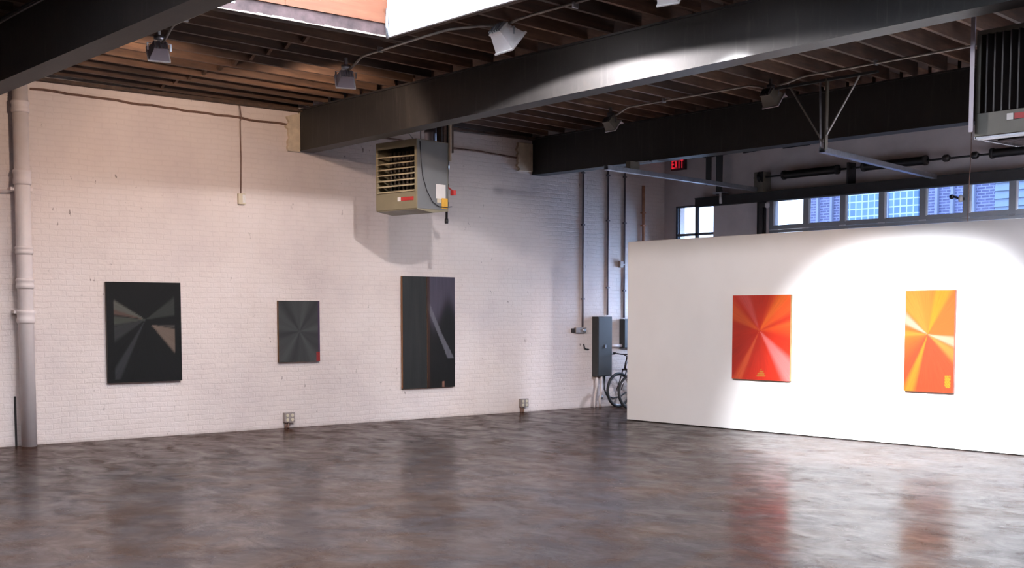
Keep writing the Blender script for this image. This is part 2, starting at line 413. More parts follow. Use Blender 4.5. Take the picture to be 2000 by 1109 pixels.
# skylight wells: curb, pine lining at the far end, white side boards, glazing bars
for i, (x0, x1, y0, y1) in enumerate(SK):
    r = bpy.data.objects.new('window_%d' % (i + 2), None); S.collection.objects.link(r); r.location = (x0, y0, ZJ); r['kind'] = 'structure'
    r.matrix_basis = Matrix.Translation((x0, y0, ZJ))
    r['label'] = ['skylight well with orange pine end and glowing white side', 'added second skylight well nearer the viewer', 'added skylight well of the middle bay at the far right', 'added skylight well of the far bay at the far right'][i]
    zc, zt = ZJ + .14, ZT
    t_ = .04
    c = MB(); c.box((x0 - t_, y0, ZJ), (x0, y1, zc)); c.box((x1, y0, ZJ), (x1 + t_, y1, zc)); c.box((x0, y0 - t_, ZJ), (x1, y0, zc))
    c.build('curb_board', 'curb', r, world=True)
    n = MB()
    # flaking pale edge along the bottom of the curb
    yy = y0
    while yy < y1:
        l = random.uniform(.05, .2); hgt = random.uniform(.004, .022)
        n.box((x0, yy, ZJ - .002), (x0 + .006, min(y1, yy + l), ZJ + hgt)); yy += l
    n.build('peeling_edge', 'plaster', r, world=True)
    MB().box((x0, y1, ZJ), (x1, y1 + t_, zt)).build('side_board', 'white_board', r, world=True)
    MB().box((x0, y0 - t_, zc), (x1, y0, zt)).build('side_board', 'white_board', r, world=True)
    p_ = MB(); p_.box((x0 - t_, y0, zc), (x0 - .005, y1, zt)); p_.box((x0 - .02, y0, zc), (x0 + .02, y1, zc + .11)); p_.box((x0 - .01, (y0 + y1) / 2 + .18, zc), (x0 + .025, (y0 + y1) / 2 + .22, zt))
    p_.build('pine_lining', 'well', r, world=True)
    MB().box((x1 + .005, y0, zc), (x1 + t_, y1, zt)).build('pine_lining', 'well', r, world=True)
    k = MB()
    k.tube([(x0 + .03, y1 - .02, ZJ - .02), (x0 + .025, y1 - .03, ZJ + .12), (x0 + .03, y1 - .02, ZJ + .3)], .018, 8)
    k.build('flashing_strip', 'galv', r, world=True)

# freestanding partition
m = MB().box((-13.88, 14.2, .012), (-5.6, 14.36, 2.83)); 
struct(m.build('wall_partition', 'partition', bevel=.004), 'white gallery partition with the red and orange paintings')
struct(MB().box((-13.86, 14.225, 0), (-5.62, 14.335, .012)).build('shadow_gap_partition', 'black'))  # black inset strip drawn for the shadow gap under the partition
# brown lip for the plaster edge's shadow line on the brick wall, one run per bay
def ledge(name, pts):
    m = MB()
    for (ya, za), (yb, zb) in zip(pts, pts[1:]):
        m.hexa([(XL - .01, ya, za - .016), (XL + .035, ya, za - .005), (XL + .035, yb, zb - .005), (XL - .01, yb, zb - .016), (XL - .01, ya, za + .016), (XL + .02, ya, za + .016), (XL + .02, yb, zb + .016), (XL - .01, yb, zb + .016)])
    struct(m.build(name, 'brown_rust_shadow'), 'brown lip drawn for a shadow line on the brick wall under the roof')
def run(y0, y1, z0, z1, seed):
    rr = random.Random(seed); n = int((y1 - y0) / .16)
    return [(y0 + (y1 - y0) * i / n, z0 + (z1 - z0) * i / n + rr.uniform(-.009, .009)) for i in range(n + 1)]
ledge('trim_2', run(5.69, 9.45, 4.56, 4.462, 1)); ledge('trim_3', run(10.5, 13.9, 4.44, 4.345, 2))
# wall plate under the joists
struct(MB().box((XL, YF, 4.66), (XL + .12, YB, ZJ)).build('trim_4', 'deck'))

# mortar pads where beams enter the brick
def pad(name, y0, y1, z0, z1, seed):
    rr = random.Random(seed); m = MB(); N = 22
    L = [(y0 + .05 + .06 * noise.noise(Vector((seed * 3.1, k * .33, 0))) + .02 * noise.noise(Vector((seed, k * .9, 4))) + (.09 * max(0, k - N + 3) if seed == 1 else 0), z0 + (z1 - z0) * k / N) for k in range(N + 1)]
    Rr = [(y1, z0 + (z1 - z0) * k / N) for k in range(N + 1)]
    m.prism(L + Rr[::-1], 'X', XL - .01, XL + .06)
    o = m.build(name, 'plaster', bevel=.02); struct(o, 'cream mortar patch around the beam pocket')
pad('trim_5', 9.36, 9.61, 4.08, 4.66, 1); pad('trim_6', 13.8, 14.18, 4.12, 4.60, 2)

# ------------------------------------------------------------------ beams
def beam(y, zb0, zb1, label, x1=XR):
    o = MB()
    w_ = .27; x0 = XL - .25
    def sec(ya, yb, za, zb_):
        # follows a slightly sloping underside
        o.hexa([(x0, ya, zb0 + za), (x1, ya, zb1 + za), (x1, yb, zb1 + za), (x0, yb, zb0 + za), (x0, ya, zb_ if zb_ > 3 else zb0 + zb_), (x1, ya, zb_ if zb_ > 3 else zb1 + zb_), (x1, yb, zb_ if zb_ > 3 else zb1 + zb_), (x0, yb, zb_ if zb_ > 3 else zb0 + zb_)])
    sec(y, y + w_, 0, .022); sec(y + .012, y + w_ - .012, .022, ZJ - .022)
    o.hexa([(x0, y - .02, ZJ - .022), (x1, y - .02, ZJ - .022), (x1, y + w_ + .02, ZJ - .022), (x0, y + w_ + .02, ZJ - .022), (x0, y - .02, ZJ), (x1, y - .02, ZJ), (x1, y + w_ + .02, ZJ), (x0, y + w_ + .02, ZJ)])
    b = o.build('steel_beam', 'steel', origin=(XL, y, zb0)); tag(b, label, 'beam', 'black roof beams')
    # rivet heads and stiffener seams
    return b
beam(4.36, 4.08, 4.08, 'black roof beam crossing the top left corner, nearest the viewer')
beam(9.6, 4.09, 4.30, 'black roof beam in the middle with a white lit strip along its lower edge')
beam(14.2, 4.075, 3.98, 'black roof beam farthest back above the white partition')

# ------------------------------------------------------------------ joists
SKEW = -.12
def joist(y0, y1, xs, z=ZJ, drop=0, keep=lambda x, y: True):
    yc = (y0 + y1) / 2; L = (y1 - y0)
    return yc, L
bays = [(4.63, 9.60, -.10), (9.87, 14.2, -.12), (14.47, 17.5, -.12), (.2, 4.36, -.08)]
jl = [
 'old brown roof joist in the bay between the first and middle beams', 'brown roof joist in the bay between the middle and far beams',
 'brown roof joist in the bay behind the far beam', 'brown roof joist in the dark bay nearest the viewer']
for bi, (y0, y1, sk) in enumerate(bays):
    yc = (y0 + y1) / 2; proto = None; L = y1 - y0; i = 0
    xm = {0: -5.0, 1: -3.5, 2: -7.0, 3: -8.0}[bi]
    x = XL + .25
    def mk(ya, yb, xc):
        xa = xc + (ya - yc) * sk; xb = xc + (yb - yc) * sk
        P = []
        for z in (ZJ, ZD - .003):
            P += [(xa - .024, ya, z), (xa + .024, ya, z), (xb + .024, yb, z), (xb - .024, yb, z)]
        q = MB(); q.hexa(P); return q
    base = None
    while x < xm:
        # the skylight well interrupts the joists; short trimmed ones remain
        xs0 = x + abs(sk) * L / 2 + .05; xs1 = x - abs(sk) * L / 2 - .05
        hit_ = [s for s in SK if s[2] < y1 and s[3] > y0 and xs0 > s[0] - .05 and xs1 < s[1] + .05]
        if hit_:
            s = hit_[0]
            segs = []
            if s[2] - y0 > .4: segs.append((y0, s[2] - .05))
            if y1 - s[3] > .4: segs.append((s[3] + .05, y1))
            for a, b in segs:
                xa = x + ((a + b) / 2 - yc) * sk
                q = mk(a, b, x)
                o = q.build('ceiling_joist', 'joist', origin=(xa, (a + b) / 2, ZJ)); tag(o, 'short brown joist beside the skylight well' if bi == 0 else 'short joist beside an added skylight', 'joist', 'short joists at the skylight' if bi == 0 else 'short joists at the added skylights')
        else:
            if base is None:
                base = mk(y0, y1, x).build('ceiling_joist', 'joist', origin=(x, yc, ZJ)); o = base
            else:
                o = base.copy(); S.collection.objects.link(o); o.location = (x, yc, ZJ)
            tag(o, jl[bi], 'joist', ['joists of the skylight bay', 'joists of the middle bay', 'joists of the far bay', 'joists of the near bay'][bi])
        x += .41
# header trimmers round the wells
for (x0, x1, y0, y1), lb in zip(SK[:2], ('brown trimmer plank along the wall side of the skylight', 'brown trimmer plank of the added nearer skylight')):
    o = MB().box((x0 - .13, y0 - .1, ZJ - .003), (x0 - .045, y1 + .3, ZD - .002)).build('trimmer_joist', 'joist', origin=(x0 - .08, (y0 + y1) / 2, ZJ)); tag(o, lb, 'joist')
    o = MB().box((x0 - .044, y1 + .045, ZJ - .003), (x1, y1 + .10, ZD - .002)).build('header_joist', 'joist', origin=((x0 + x1) / 2, y1 + .07, ZJ)); tag(o, lb.replace('trimmer plank along the wall side of', 'header plank along the far long side of').replace('trimmer plank of', 'header plank of'), 'joist')
# herringbone bridging between joists of the skylight bay
x = XL + .25; base = None
while x < -11.9:
    if base is None:
        q = MB(); q.bar((.03, 0, .03), (.38, 0, .22), .04, .04); q.bar((.03, .05, .22), (.38, .05, .03), .04, .04)
        o = q.build('bridging_brace', 'joist'); base = o
    else: o = base.copy(); S.collection.objects.link(o)
    o.location = (x - .02, 7.35, ZJ); tag(o, 'crossed wooden bridging brace between joists on the wall side', 'brace', 'bridging braces between joists'); x += .41

# ------------------------------------------------------------------ conduits along the roof
def conduit(pts, label, r=.014, mat='conduit', clamps=()):
    c = Vector(pts[0]); t = root('conduit', c, label, 'conduit')
    MB().tube(pts, r, 8).build('tube', mat, t, world=True)
    for p in clamps:
        MB().box((p[0] - .012, p[1] - .035, p[2] - .02), (p[0] + .012, p[1] + .035, p[2] + .035)).build('clamp', 'galv', t, world=True)
    return t
def swoop(x0, y, z0, z1, n=6, dx=.35):
    return [(x0 + dx * (k / n), y, z0 + (z1 - z0) * (1 - math.cos(PI * k / n)) / 2) for k in range(n + 1)]
conduit(swoop(-12.47, 5.76, 4.53, 4.67) + [(-7.5, 5.70, 4.675)], 'thin metal conduit running from the leftmost floodlight past the near beam', clamps=[(-11.9, 5.755, 4.67), (-10.9, 5.75, 4.67)])
conduit(swoop(-12.50, 8.09, 4.55, 4.66) + [(-11.0, 8.05, 4.665), (-10.5, 8.06, 4.67), (-10.2, 8.25, 4.68), (-10.06, 8.40, 4.68)], 'thin metal conduit linking the two floodlights beside the skylight', clamps=[(-11.8, 8.07, 4.66)])
conduit([(-9.98, 8.42, 4.68), (-9.8, 8.38, 4.69), (-9.5, 8.36, 4.69), (-6.0, 8.36, 4.69)], 'thin metal conduit leaving the brightly lit floodlight to the right', clamps=[(-8.9, 8.36, 4.66)])
conduit(swoop(-13.0, 12.97, 4.57, 4.66) + [(-10.5, 12.97, 4.66), (-10.25, 12.97, 4.60)], 'thin metal conduit between the two unlit floodlights', clamps=[(-12.0, 12.97, 4.66)])
conduit([(-10.05, 12.97, 4.60)] + swoop(-9.95, 12.97, 4.61, 4.66)[1:] + [(-6.2, 12.95, 4.665)], 'thin metal conduit from the rightmost unlit floodlight to the right heater', clamps=[(-8.6, 12.97, 4.66)])
conduit([(-13.9, 4.30, 4.62), (-12.5, 4.30, 4.625), (-6, 4.30, 4.63)], 'faint conduit clipped to the near dark beam', .012, 'fix_dark')

# ------------------------------------------------------------------ floodlights
def floodlight(loc, aim, label, mats, lens, visor=.07, hang=.12, scale=1.0):
    """junction box at loc; the head hangs below on a yoke and looks towards aim"""
    L = Vector(loc); t = root('floodlight', L, label, 'floodlight', group='floodlights under the roof')
    b = MB().lathe((0, 0, -.02), [(.045, 0), (.055, .012), (.055, .05), (.04, .055)], 14); b.box((-.015, -.015, .03), (.015, .015, ZJ - L.z)); b.build('junction_box', mats[0], t)
    hc = Vector((0, 0, -hang)); d = (Vector(aim) - (L + hc)).normalized()
    r_ = Vector((0, 0, 1)).cross(d).normalized(); u = d.cross(r_)
    Rm = Matrix((( d.x, r_.x, u.x, hc.x), (d.y, r_.y, u.y, hc.y), (d.z, r_.z, u.z, hc.z), (0, 0, 0, 1)))
    y = MB(); y.tube([(0, 0, -.01), (0, 0, -.045)], .012, 8); y.bar((hc + r_ * -.12 * scale) + Vector((0, 0, .0)), hc + r_ * -.12 * scale + Vector((0, 0, .075)), .02, .006); y.bar(hc + r_ * .12 * scale, hc + r_ * .12 * scale + Vector((0, 0, .075)), .02, .006)
    y.bar(hc + r_ * -.125 * scale + Vector((0, 0, .075)), hc + r_ * .125 * scale + Vector((0, 0, .075)), .02, .006); y.build('yoke', mats[0], t)
    def T(m): m.bm.transform(Rm @ Matrix.Scale(scale, 4)); return m
    m = MB()
    # flared open box: walls only, open towards +x
    bx, fx = -.07, .06; bw, bh, fw, fh = .07, .045, .108, .085
    def pane(a, b_, c, d_, th=.006):
        n = (Vector(b_) - Vector(a)).cross(Vector(c) - Vector(a)).normalized() * th
        m.hexa([Vector(a), Vector(b_), Vector(c), Vector(d_), Vector(a) + n, Vector(b_) + n, Vector(c) + n, Vector(d_) + n])
    pane((bx, -bw, bh), (bx, bw, bh), (fx, fw, fh), (fx, -fw, fh)); pane((bx, bw, -bh), (bx, -bw, -bh), (fx, -fw, -fh), (fx, fw, -fh))
    pane((bx, bw, bh), (bx, bw, -bh), (fx, fw, -fh), (fx, fw, fh)); pane((bx, -bw, -bh), (bx, -bw, bh), (fx, -fw, fh), (fx, -fw, -fh))
    m.box((bx - .012, -bw - .006, -bh - .006), (bx, bw + .006, bh + .006))
    T(m).build('housing', mats[1], t)
    g = MB()
    for k in range(5): g.box((bx - .03, -bw + .01 + k * .03, -bh), (bx - .012, -bw + .016 + k * .03, bh))
    T(g).build('cooling_fins', mats[0], t)
    rim = MB(); rim.box((fx, -fw - .01, fh), (fx + .012, fw + .01, fh + .012)); rim.box((fx, -fw - .01, -fh - .012), (fx + .012, fw + .01, -fh)); rim.box((fx, -fw - .012, -fh), (fx + .012, -fw, fh)); rim.box((fx, fw, -fh), (fx + .012, fw + .012, fh))
    T(rim).build('front_rim', mats[2], t)
    v = MB(); v.hexa([(fx, -fw, fh), (fx + visor, -fw, fh + .01), (fx + visor, fw, fh + .01), (fx, fw, fh), (fx, -fw, fh + .006), (fx + visor, -fw, fh + .016), (fx + visor, fw, fh + .016), (fx, fw, fh + .006)])
    T(v).build('visor', mats[2], t)
    le = MB(); le.box((-.03, -.075, -.05), (-.026, .075, .05)); T(le).build('lens', lens, t)
    return t, Rm
def flood_light(t, Rm, energy, color, size=(.16, .10), push=.0, kind='AREA', **kw):
    Wd = t.matrix_basis @ Rm
    d = bpy.data.lights.new('flood_lamp', kind); d.energy = energy; d.color = color
    if kind == 'AREA': d.shape = 'RECTANGLE'; d.size, d.size_y = size
    for k, v in kw.items(): setattr(d, k, v)
    o = bpy.data.objects.new('flood_lamp', d); S.collection.objects.link(o)
    p = Wd @ Vector((push, 0, 0)); q = Wd @ Vector((push + 1, 0, 0))
    o.location = p; o.rotation_euler = (q - p).to_track_quat('-Z', 'Z').to_euler()
    return o
WG = ('galv', 'fix_grey', 'fix_white')
t, Rm = floodlight((-12.52, 5.76, 4.58), (-16.2, 6.6, 2.1), 'small grey floodlight at the left, turned to the brick wall', WG, 'lens_on')
flood_light(t, Rm, 180, (1.0, .72, .56), kind='SPOT', push=.07, spot_size=math.radians(126), spot_blend=.4, shadow_soft_size=.05)
t, Rm = floodlight((-12.56, 8.10, 4.58), (-16.2, 9.6, 2.1), 'small grey floodlight just left of the middle beam, turned to the brick wall', WG, 'lens_on')
flood_light(t, Rm, 180, (1.0, .72, .56), kind='SPOT', push=.07, spot_size=math.radians(126), spot_blend=.4, shadow_soft_size=.05)
t, Rm = floodlight((-10.03, 8.42, 4.665), (-9.6, 12.4, 1.2), 'glaring lit floodlight next to the bright skylight', ('galv', 'fix_white', 'fix_white'), 'lens_on', visor=.02, scale=1.4, hang=.10)
fl = flood_light(t, Rm, 620, (1.0, .93, .95), kind='SPOT', push=.115, spot_size=math.radians(168), spot_blend=.04, shadow_soft_size=.05)
fl.rotation_euler = Vector((.045, 0, -1)).to_track_quat('-Z', 'Z').to_euler()
DK = ('fix_dark', 'heater_olive', 'fix_grey')
t, Rm = floodlight((-13.05, 12.97, 4.59), (-12.9, 15.0, 3.0), 'unlit dark floodlight in front of the far beam, left of the other unlit one', DK, 'lens_off')
t, Rm = floodlight((-10.15, 12.97, 4.59), (-10.0, 15.0, 3.0), 'unlit olive floodlight in front of the far beam, above the V shaped hanger', DK, 'lens_off', scale=1.15)
# added unseen second flood beyond the top of the frame, washing the right half of the partition
t, Rm = floodlight((-7.75, 8.42, 4.665), (-9.0, 14.2, .2), 'added floodlight out of sight right of the skylight', ('galv', 'fix_white', 'fix_white'), 'lens_on', visor=.03, hang=.085)
flood_light(t, Rm, 14000, (.93, .95, 1.0), kind='SPOT', push=.06, spot_size=math.radians(45), spot_blend=1.0, shadow_soft_size=.05)

t, Rm = floodlight((-4.4, 12.3, 4.665), (-16.2, 12.7, 1.6), 'added floodlight out of sight beyond the right heater, aimed at the brick wall', ('galv', 'fix_white', 'fix_white'), 'lens_on', visor=.03, hang=.55)  # unseen flood added to brighten the brick wall of the middle bay
flood_light(t, Rm, 2000, (.96, .95, 1.0), kind='SPOT', push=.06, spot_size=math.radians(29), spot_blend=1.0, shadow_soft_size=.25)
t, Rm = floodlight((-4.0, 5.3, 4.665), (-12.0, 14.2, -1.0), 'added warm floodlight out of sight in the skylight bay, aimed at the partition', WG, 'lens_on', visor=.03, hang=.12)  # unseen warm flood added as fill for partition and back wall
flood_light(t, Rm, 1500, (1.0, .72, .53), kind='SPOT', push=.06, spot_size=math.radians(41), spot_blend=.3, shadow_soft_size=.1)

# ------------------------------------------------------------------ brick wall fittings
# cast iron downpipe
t = root('drain_pipe', (-16.07, 5.52, 0), 'thick white painted cast iron drain pipe at the left end of the brick wall', 'pipe')
MB().lathe((0, 0, 0), [(.095, 0), (.095, 4.66)], 28).build('pipe_shaft', 'pipe_white', t)
for z, hh in ((4.30, .12), (3.42, .16), (2.5, .07), (2.08, .10), (1.66, .14), (.9, .0)):
    if hh: MB().lathe((0, 0, z - hh / 2), [(.1, -.02), (.112, 0), (.112, hh * .3), (.106, hh * .4), (.106, hh * .7), (.113, hh * .8), (.113, hh), (.1, hh + .015)], 28).build('coupling', 'pipe_white', t)
for z in (3.27, 1.72):
    q = MB(); q.box((-.128, -.14, z - .02), (-.02, .14, z + .02)); q.build('wall_bracket', 'pipe_white', t)
q = MB(); q.tube([(-.10, -.5, 3.22), (-.1, -.14, 3.24), (-.02, -.1, 3.27)], .022, 8); q.build('branch_pipe', 'pipe_white', t)
q = MB(); q.box((-.128, -.135, 0), (-.118, -.11, .64)); q.build('gap_strip', 'soot', t)
# low outlets on stub pipes
def outlet(loc, label):
    t = root('floor_outlet', loc, label, 'outlet', group='low power outlets on the brick wall')
    b = MB(); b.box((.0, -.075, .09), (.07, .085, .23)); b.build('outlet_box', 'grey_plate', t, bevel=.004)
    f = MB(); f.box((.07, -.08, .085), (.076, .09, .235)); f.build('cover_plate', 'grey_plate', t, bevel=.002)
    s_ = MB()
    for a in (-.037, .045):
        for c in (.125, .19): s_.lathe((.076, a, c), [(.026, 0), (.026, .004), (.02, .005)], 14, axis='X')
    s_.build('sockets', 'cream', t)
    p = MB(); p.cyl((.035, -.05, 0), (.035, -.05, .09), .014); p.tube([(.035, .0, .09), (.04, -.005, .05), (.06, -.02, 0)], .02, 8); p.build('stub_pipes', 'brown_rust_shadow', t)
    return t
o1 = outlet((XL, 9.36, 0), 'grey double outlet box near the floor under the small grey painting')
clone(o1, (XL, 13.98, 0), 0, 'grey double outlet box near the floor, right of the tall diptych')
# wall box with vertical wire
t = root('wall_switch', (XL, 8.645, 3.34), 'cream switch box high on the brick wall below a thin vertical wire', 'switch')
MB().box((0, -.055, -.08), (.05, .055, .075)).build('switch_box', 'cream', t, bevel=.008)
q = MB(); q.box((.05, .005, -.06), (.056, .048, .06)); q.box((.05, .02, -.02), (.068, .034, .02)); q.build('cover_plate', 'white', t, bevel=.002)
MB().tube([(.012, 0, .07), (.012, .01, .6), (.012, .005, 1.1), (.05, .005, 1.13), (.05, -.02, 1.34)], .009, 6).build('wire', 'brown_rust_shadow', t)

# conduits down the brick wall at the far end
def wall_run(y, z0, z1, label, mat='conduit_dark', r=.017, x=XL + .02, pts=None):
    t = root('wall_conduit', (x, y, z0), label, 'conduit')
    MB().tube(pts or [(x, y, z0), (x, y + .004, (z0 + z1) / 2), (x, y, z1)], r, 8).build('tube', mat, t, world=True)
    for z in (z0 + .5, (z0 + z1) / 2 + .2, z1 - .5):
        MB().box((XL, y - .035, z - .012), (x + r + .004, y + .035, z + .012)).build('strap', mat, t, world=True)
    return t
wall_run(15.405, 1.46, ZJ, 'dark vertical conduit, the left one of three at the far end of the brick wall')
wall_run(16.03, 1.67, ZJ, 'dark vertical conduit coming down to the top of the large grey electrical panel')
wall_run(16.46, 1.62, ZJ, 'grey vertical conduit passing a small box to the second electrical panel')
wall_run(16.93, 2.2, 4.07, 'orange brown vertical pipe beside the corner, above the partition', 'copper', .028, XL + .045)
t = root('junction_box', (XL, 16.36, 2.60), 'small grey box on the wall beside the third conduit', 'junction box'); MB().box((0, -.04, -.06), (.06, .04, .06)).build('box_body', 'grey_plate', t, bevel=.004); MB().cyl((.03, .04, 0), (.03, .09, 0), .012).build('nipple', 'galv', t)
t = root('wall_outlet', (XL, 15.36, 1.40), 'grey conduit outlet body at the lower end of the left dark conduit', 'outlet')
MB().box((0, -.15, -.05), (.055, .10, .05)).build('outlet_box', 'grey_plate', t, bevel=.006)
MB().lathe((.055, .045, 0), [(.038, 0), (.038, .02), (.02, .025)], 14, axis='X').build('socket', 'galv', t)
MB().box((.0, -.22, -.04), (.035, -.155, .035)).build('side_plate', 'heater_dark', t, bevel=.003)
t = root('cable_stub', (XL, 15.53, 1.06), 'short black cable stub poking from the brick beside the grey panel', 'cable')
MB().tube([(0, -.08, .09), (.02, -.075, .02), (.03, -.05, 0), (.04, .0, -.005), (.03, .02, -.01)], .012, 8).build('cable', 'black', t)

# electrical panels
def epanel(y0, y1, z0, z1, d, label, latch=True):
    t = root('electrical_panel', (XL, (y0 + y1) / 2, z0), label, 'electrical panel')
    MB().box((XL, y0, z0), (XL + d, y1, z1)).build('enclosure', 'panel', t, bevel=.004, world=True)
    MB().box((XL + d, y0 + .012, z0 + .012), (XL + d + .012, y1 - .012, z1 - .012)).build('cover', 'panel', t, bevel=.003, world=True)
    q = MB(); q.box((XL + d + .012, (y0 + y1) / 2 - .015, (z0 + z1) / 2 - .03), (XL + d + .028, (y0 + y1) / 2 + .01, (z0 + z1) / 2 + .03)); q.build('latch', 'galv', t, world=True)
    return t
t = epanel(15.66, 16.02, .565, 1.645, .15, 'large dark grey electrical panel left of the partition edge')
for k, pts in enumerate(([(XL + .07, 15.72, .57), (XL + .07, 15.72, .4), (XL + .07, 15.66, .12), (XL + .07, 15.66, 0)], [(XL + .1, 15.80, .57), (XL + .1, 15.80, .25), (XL + .1, 15.76, .14), (XL + .1, 15.78, 0)])):
    MB().tube(pts, .022, 10).build('service_pipe', 'pipe_white', t, world=True)
MB().lathe((.1, .0 - .04, .18 - .565), [(.034, -.03), (.034, .03)], 14).build('pipe_union', 'galv', t)
MB().tube([(XL + .08, 15.9, .57), (XL + .08, 15.9, .32), (XL + .1, 15.95, .2), (XL + .1, 16.1, .15), (XL + .1, 16.3, .17), (XL + .1, 16.45, .25)], .014, 8).build('cable_loop', 'black', t, world=True)
epanel(16.36, 16.72, 1.06, 1.60, .12, 'smaller dark electrical panel half hidden by the partition edge')
t = root('connecting_pipe', (XL + .06, 16.19, 1.11), 'short white pipe joining the two electrical panels', 'pipe'); MB().cyl((0, -.16, 0), (0, .16, 0), .028).build('pipe_piece', 'pipe_white', t)

# ------------------------------------------------------------------ paintings
def vcol_mat(name, rough=.3, brush=0.0, spec=.5, scale=60, aniso=0):
    t = NT(name); a = t.add('ShaderNodeVertexColor', layer_name='paint')
    p = t.pos(); sp = t.add('ShaderNodeSeparateXYZ'); t.link(p, sp.inputs[0])
    ang = t.math('ARCTAN2', sp.outputs['Z'], sp.outputs['X'])
    c1 = t.add('ShaderNodeCombineXYZ'); t.link(t.math('MULTIPLY', ang, scale), c1.inputs[0])
    rad = t.add('ShaderNodeVectorMath', operation='LENGTH'); t.link(p, rad.inputs[0]); t.link(t.math('MULTIPLY', rad.outputs['Value'], 3.0), c1.inputs[1])
    n = t.noise(1.0, 3, .6, c1.outputs[0])
    t.link(t.mix(.35, a.outputs['Color'], t.mix(1.0, a.outputs['Color'], t.ramp(n, [(.3, .55), (.7, 1.35)]), 'MULTIPLY')), t.b.inputs['Base Color'])
    t.b.inputs['Roughness'].default_value = rough; t.b.inputs['Specular IOR Level'].default_value = spec
    if aniso:
        tg = t.add('ShaderNodeTangent', direction_type='RADIAL', axis='Y'); t.link(tg.outputs[0], t.b.inputs['Tangent'])
        t.b.inputs['Anisotropic'].default_value = aniso
    if brush: t.bump(n, brush, .004)
    return t.m
def straight_mat(name, rough, brush):
    t = NT(name); a = t.add('ShaderNodeVertexColor', layer_name='paint'); p = t.pos()
    n = t.noise(1.0, 4, .6, t.mapping(p, (60, 60, 2.0)))
    t.link(t.mix(.3, a.outputs['Color'], t.mix(1.0, a.outputs['Color'], t.ramp(n, [(.3, .6), (.7, 1.5)]), 'MULTIPLY')), t.b.inputs['Base Color'])
    t.b.inputs['Roughness'].default_value = rough; t.b.inputs['Specular IOR Level'].default_value = .2; t.bump(n, brush, .004)
    return t.m
def painting(loc, rz, w, h, depth, label, colfn, mat, centre=(0, 0), edge=(.05, .045, .04), nx=60, nz=80, gain=1.0):
    """canvas hung on a wall; local X runs along the wall, local -Y faces the room; origin at canvas centre + spoke centre"""
    cx, cz = centre
    t = root('painting', loc, label, 'painting', rz)
    b = MB(); b.box((-w / 2 - .0, -depth + .004, -h / 2), (w / 2, 0, h / 2)); 
    M_edge = simple('canvas_edge', edge, .7, var=.2)
    b.build('stretched_canvas', M_edge, t, bevel=.003)
    bm = bmesh.new(); V = [[bm.verts.new((-w / 2 + w * i / nx - cx, 0, -h / 2 + h * j / nz - cz)) for i in range(nx + 1)] for j in range(nz + 1)]
    vb = {}
    cl = bm.loops.layers.float_color.new('paint')
    for j in range(nz):
        for i in range(nx):
            f = bm.faces.new((V[j][i], V[j][i + 1], V[j + 1][i + 1], V[j + 1][i]))
            for l in f.loops:
                p = l.vert.co; c = colfn(p.x, p.z, w, h, cx, cz); l[cl] = (*[max(0, min(1, k * gain)) for k in c], 1)
    ext = bmesh.ops.extrude_face_region(bm, geom=bm.faces[:])
    for v in [g for g in ext['geom'] if isinstance(g, bmesh.types.BMVert)]: v.co.y += .003
    bmesh.ops.recalc_face_normals(bm, faces=bm.faces[:])
    me = bpy.data.meshes.new('painted_surface'); bm.to_mesh(me); bm.free(); me.materials.append(mat)
    o = bpy.data.objects.new('painted_surface', me); S.collection.objects.link(o); o.parent = t; o.location = (cx, -depth, cz)
    return t
def wedge(x, z, a0, a1, soft=4):
    a = math.degrees(math.atan2(z, x)) % 360
    m = (a0 + a1) / 2; d = abs((a - m + 180) % 360 - 180); hw = (a1 - a0) / 2
    return max(0, min(1, (hw - d) / soft + .5))
def mixc(a, b, f): return tuple(p + (q - p) * f for p, q in zip(a, b))
RZL = PI / 2   # on the brick wall: local x -> +Y, local -Y -> +X
# 1 black, with the sheen of brush strokes coloured in as pale wedges
def c1(x, z, w, h, cx, cz):
    c = (.008, .0085, .0085)
    inner = 1 if abs(x + cx) < w / 2 - .105 and abs(z + cz) < h / 2 - .05 else 0
    if inner:
        c = mixc(c, (.085, .088, .075), wedge(x, z, 149, 165, 3) * (1 if x < -.03 else 0)); c = mixc(c, (.085, .055, .045), wedge(x, z, 163, 171, 3)); c = mixc(c, (.05, .055, .045), wedge(x, z, 174, 190, 4))
        c = mixc(c, (.028, .03, .03), wedge(x, z, 190, 214, 6)); 
        c = mixc(c, (.03, .034, .03), wedge(x, z, 8, 36, 5)); c = mixc(c, (.13, .10, .08), wedge(x - .08, z + .07, 311, 350, 3)); c = mixc(c, (.055, .05, .045), wedge(x - .08, z + .07, 352, 358, 3))
        c = mixc(c, (.028, .03, .032), wedge(x, z, 236, 245, 3))
    return c
mp1 = vcol_mat('dark_painting_paint', .55, .12, .15)
painting((XL + .012, 7.14, 1.447), RZL, 1.06, 1.355, .045, 'large black painting with pale triangular wedges, leftmost on the brick wall', c1, mp1, (.01, .17))
# 2 small dark grey
def c2(x, z, w, h, cx, cz):
    a = math.degrees(math.atan2(z, x)); k = .042 + .010 * math.sin(math.radians(a * 5 + 30)) + .006 * math.sin(math.radians(a * 11))
    c = (k * .96, k * 1.02, k)
    if x + cx > w / 2 - .06 and z + cz < -h / 2 + .14: c = (.22, .02, .02)
    elif x + cx > w / 2 - .025: c = (.05, .025, .06)
    return c
painting((XL + .012, 9.555, 1.435), RZL, .70, .905, .045, 'small charcoal grey painting with a red lower right corner', c2, vcol_mat('charcoal_painting_paint', .55, .12, .2), (0, 0), edge=(.16, .08, .03))
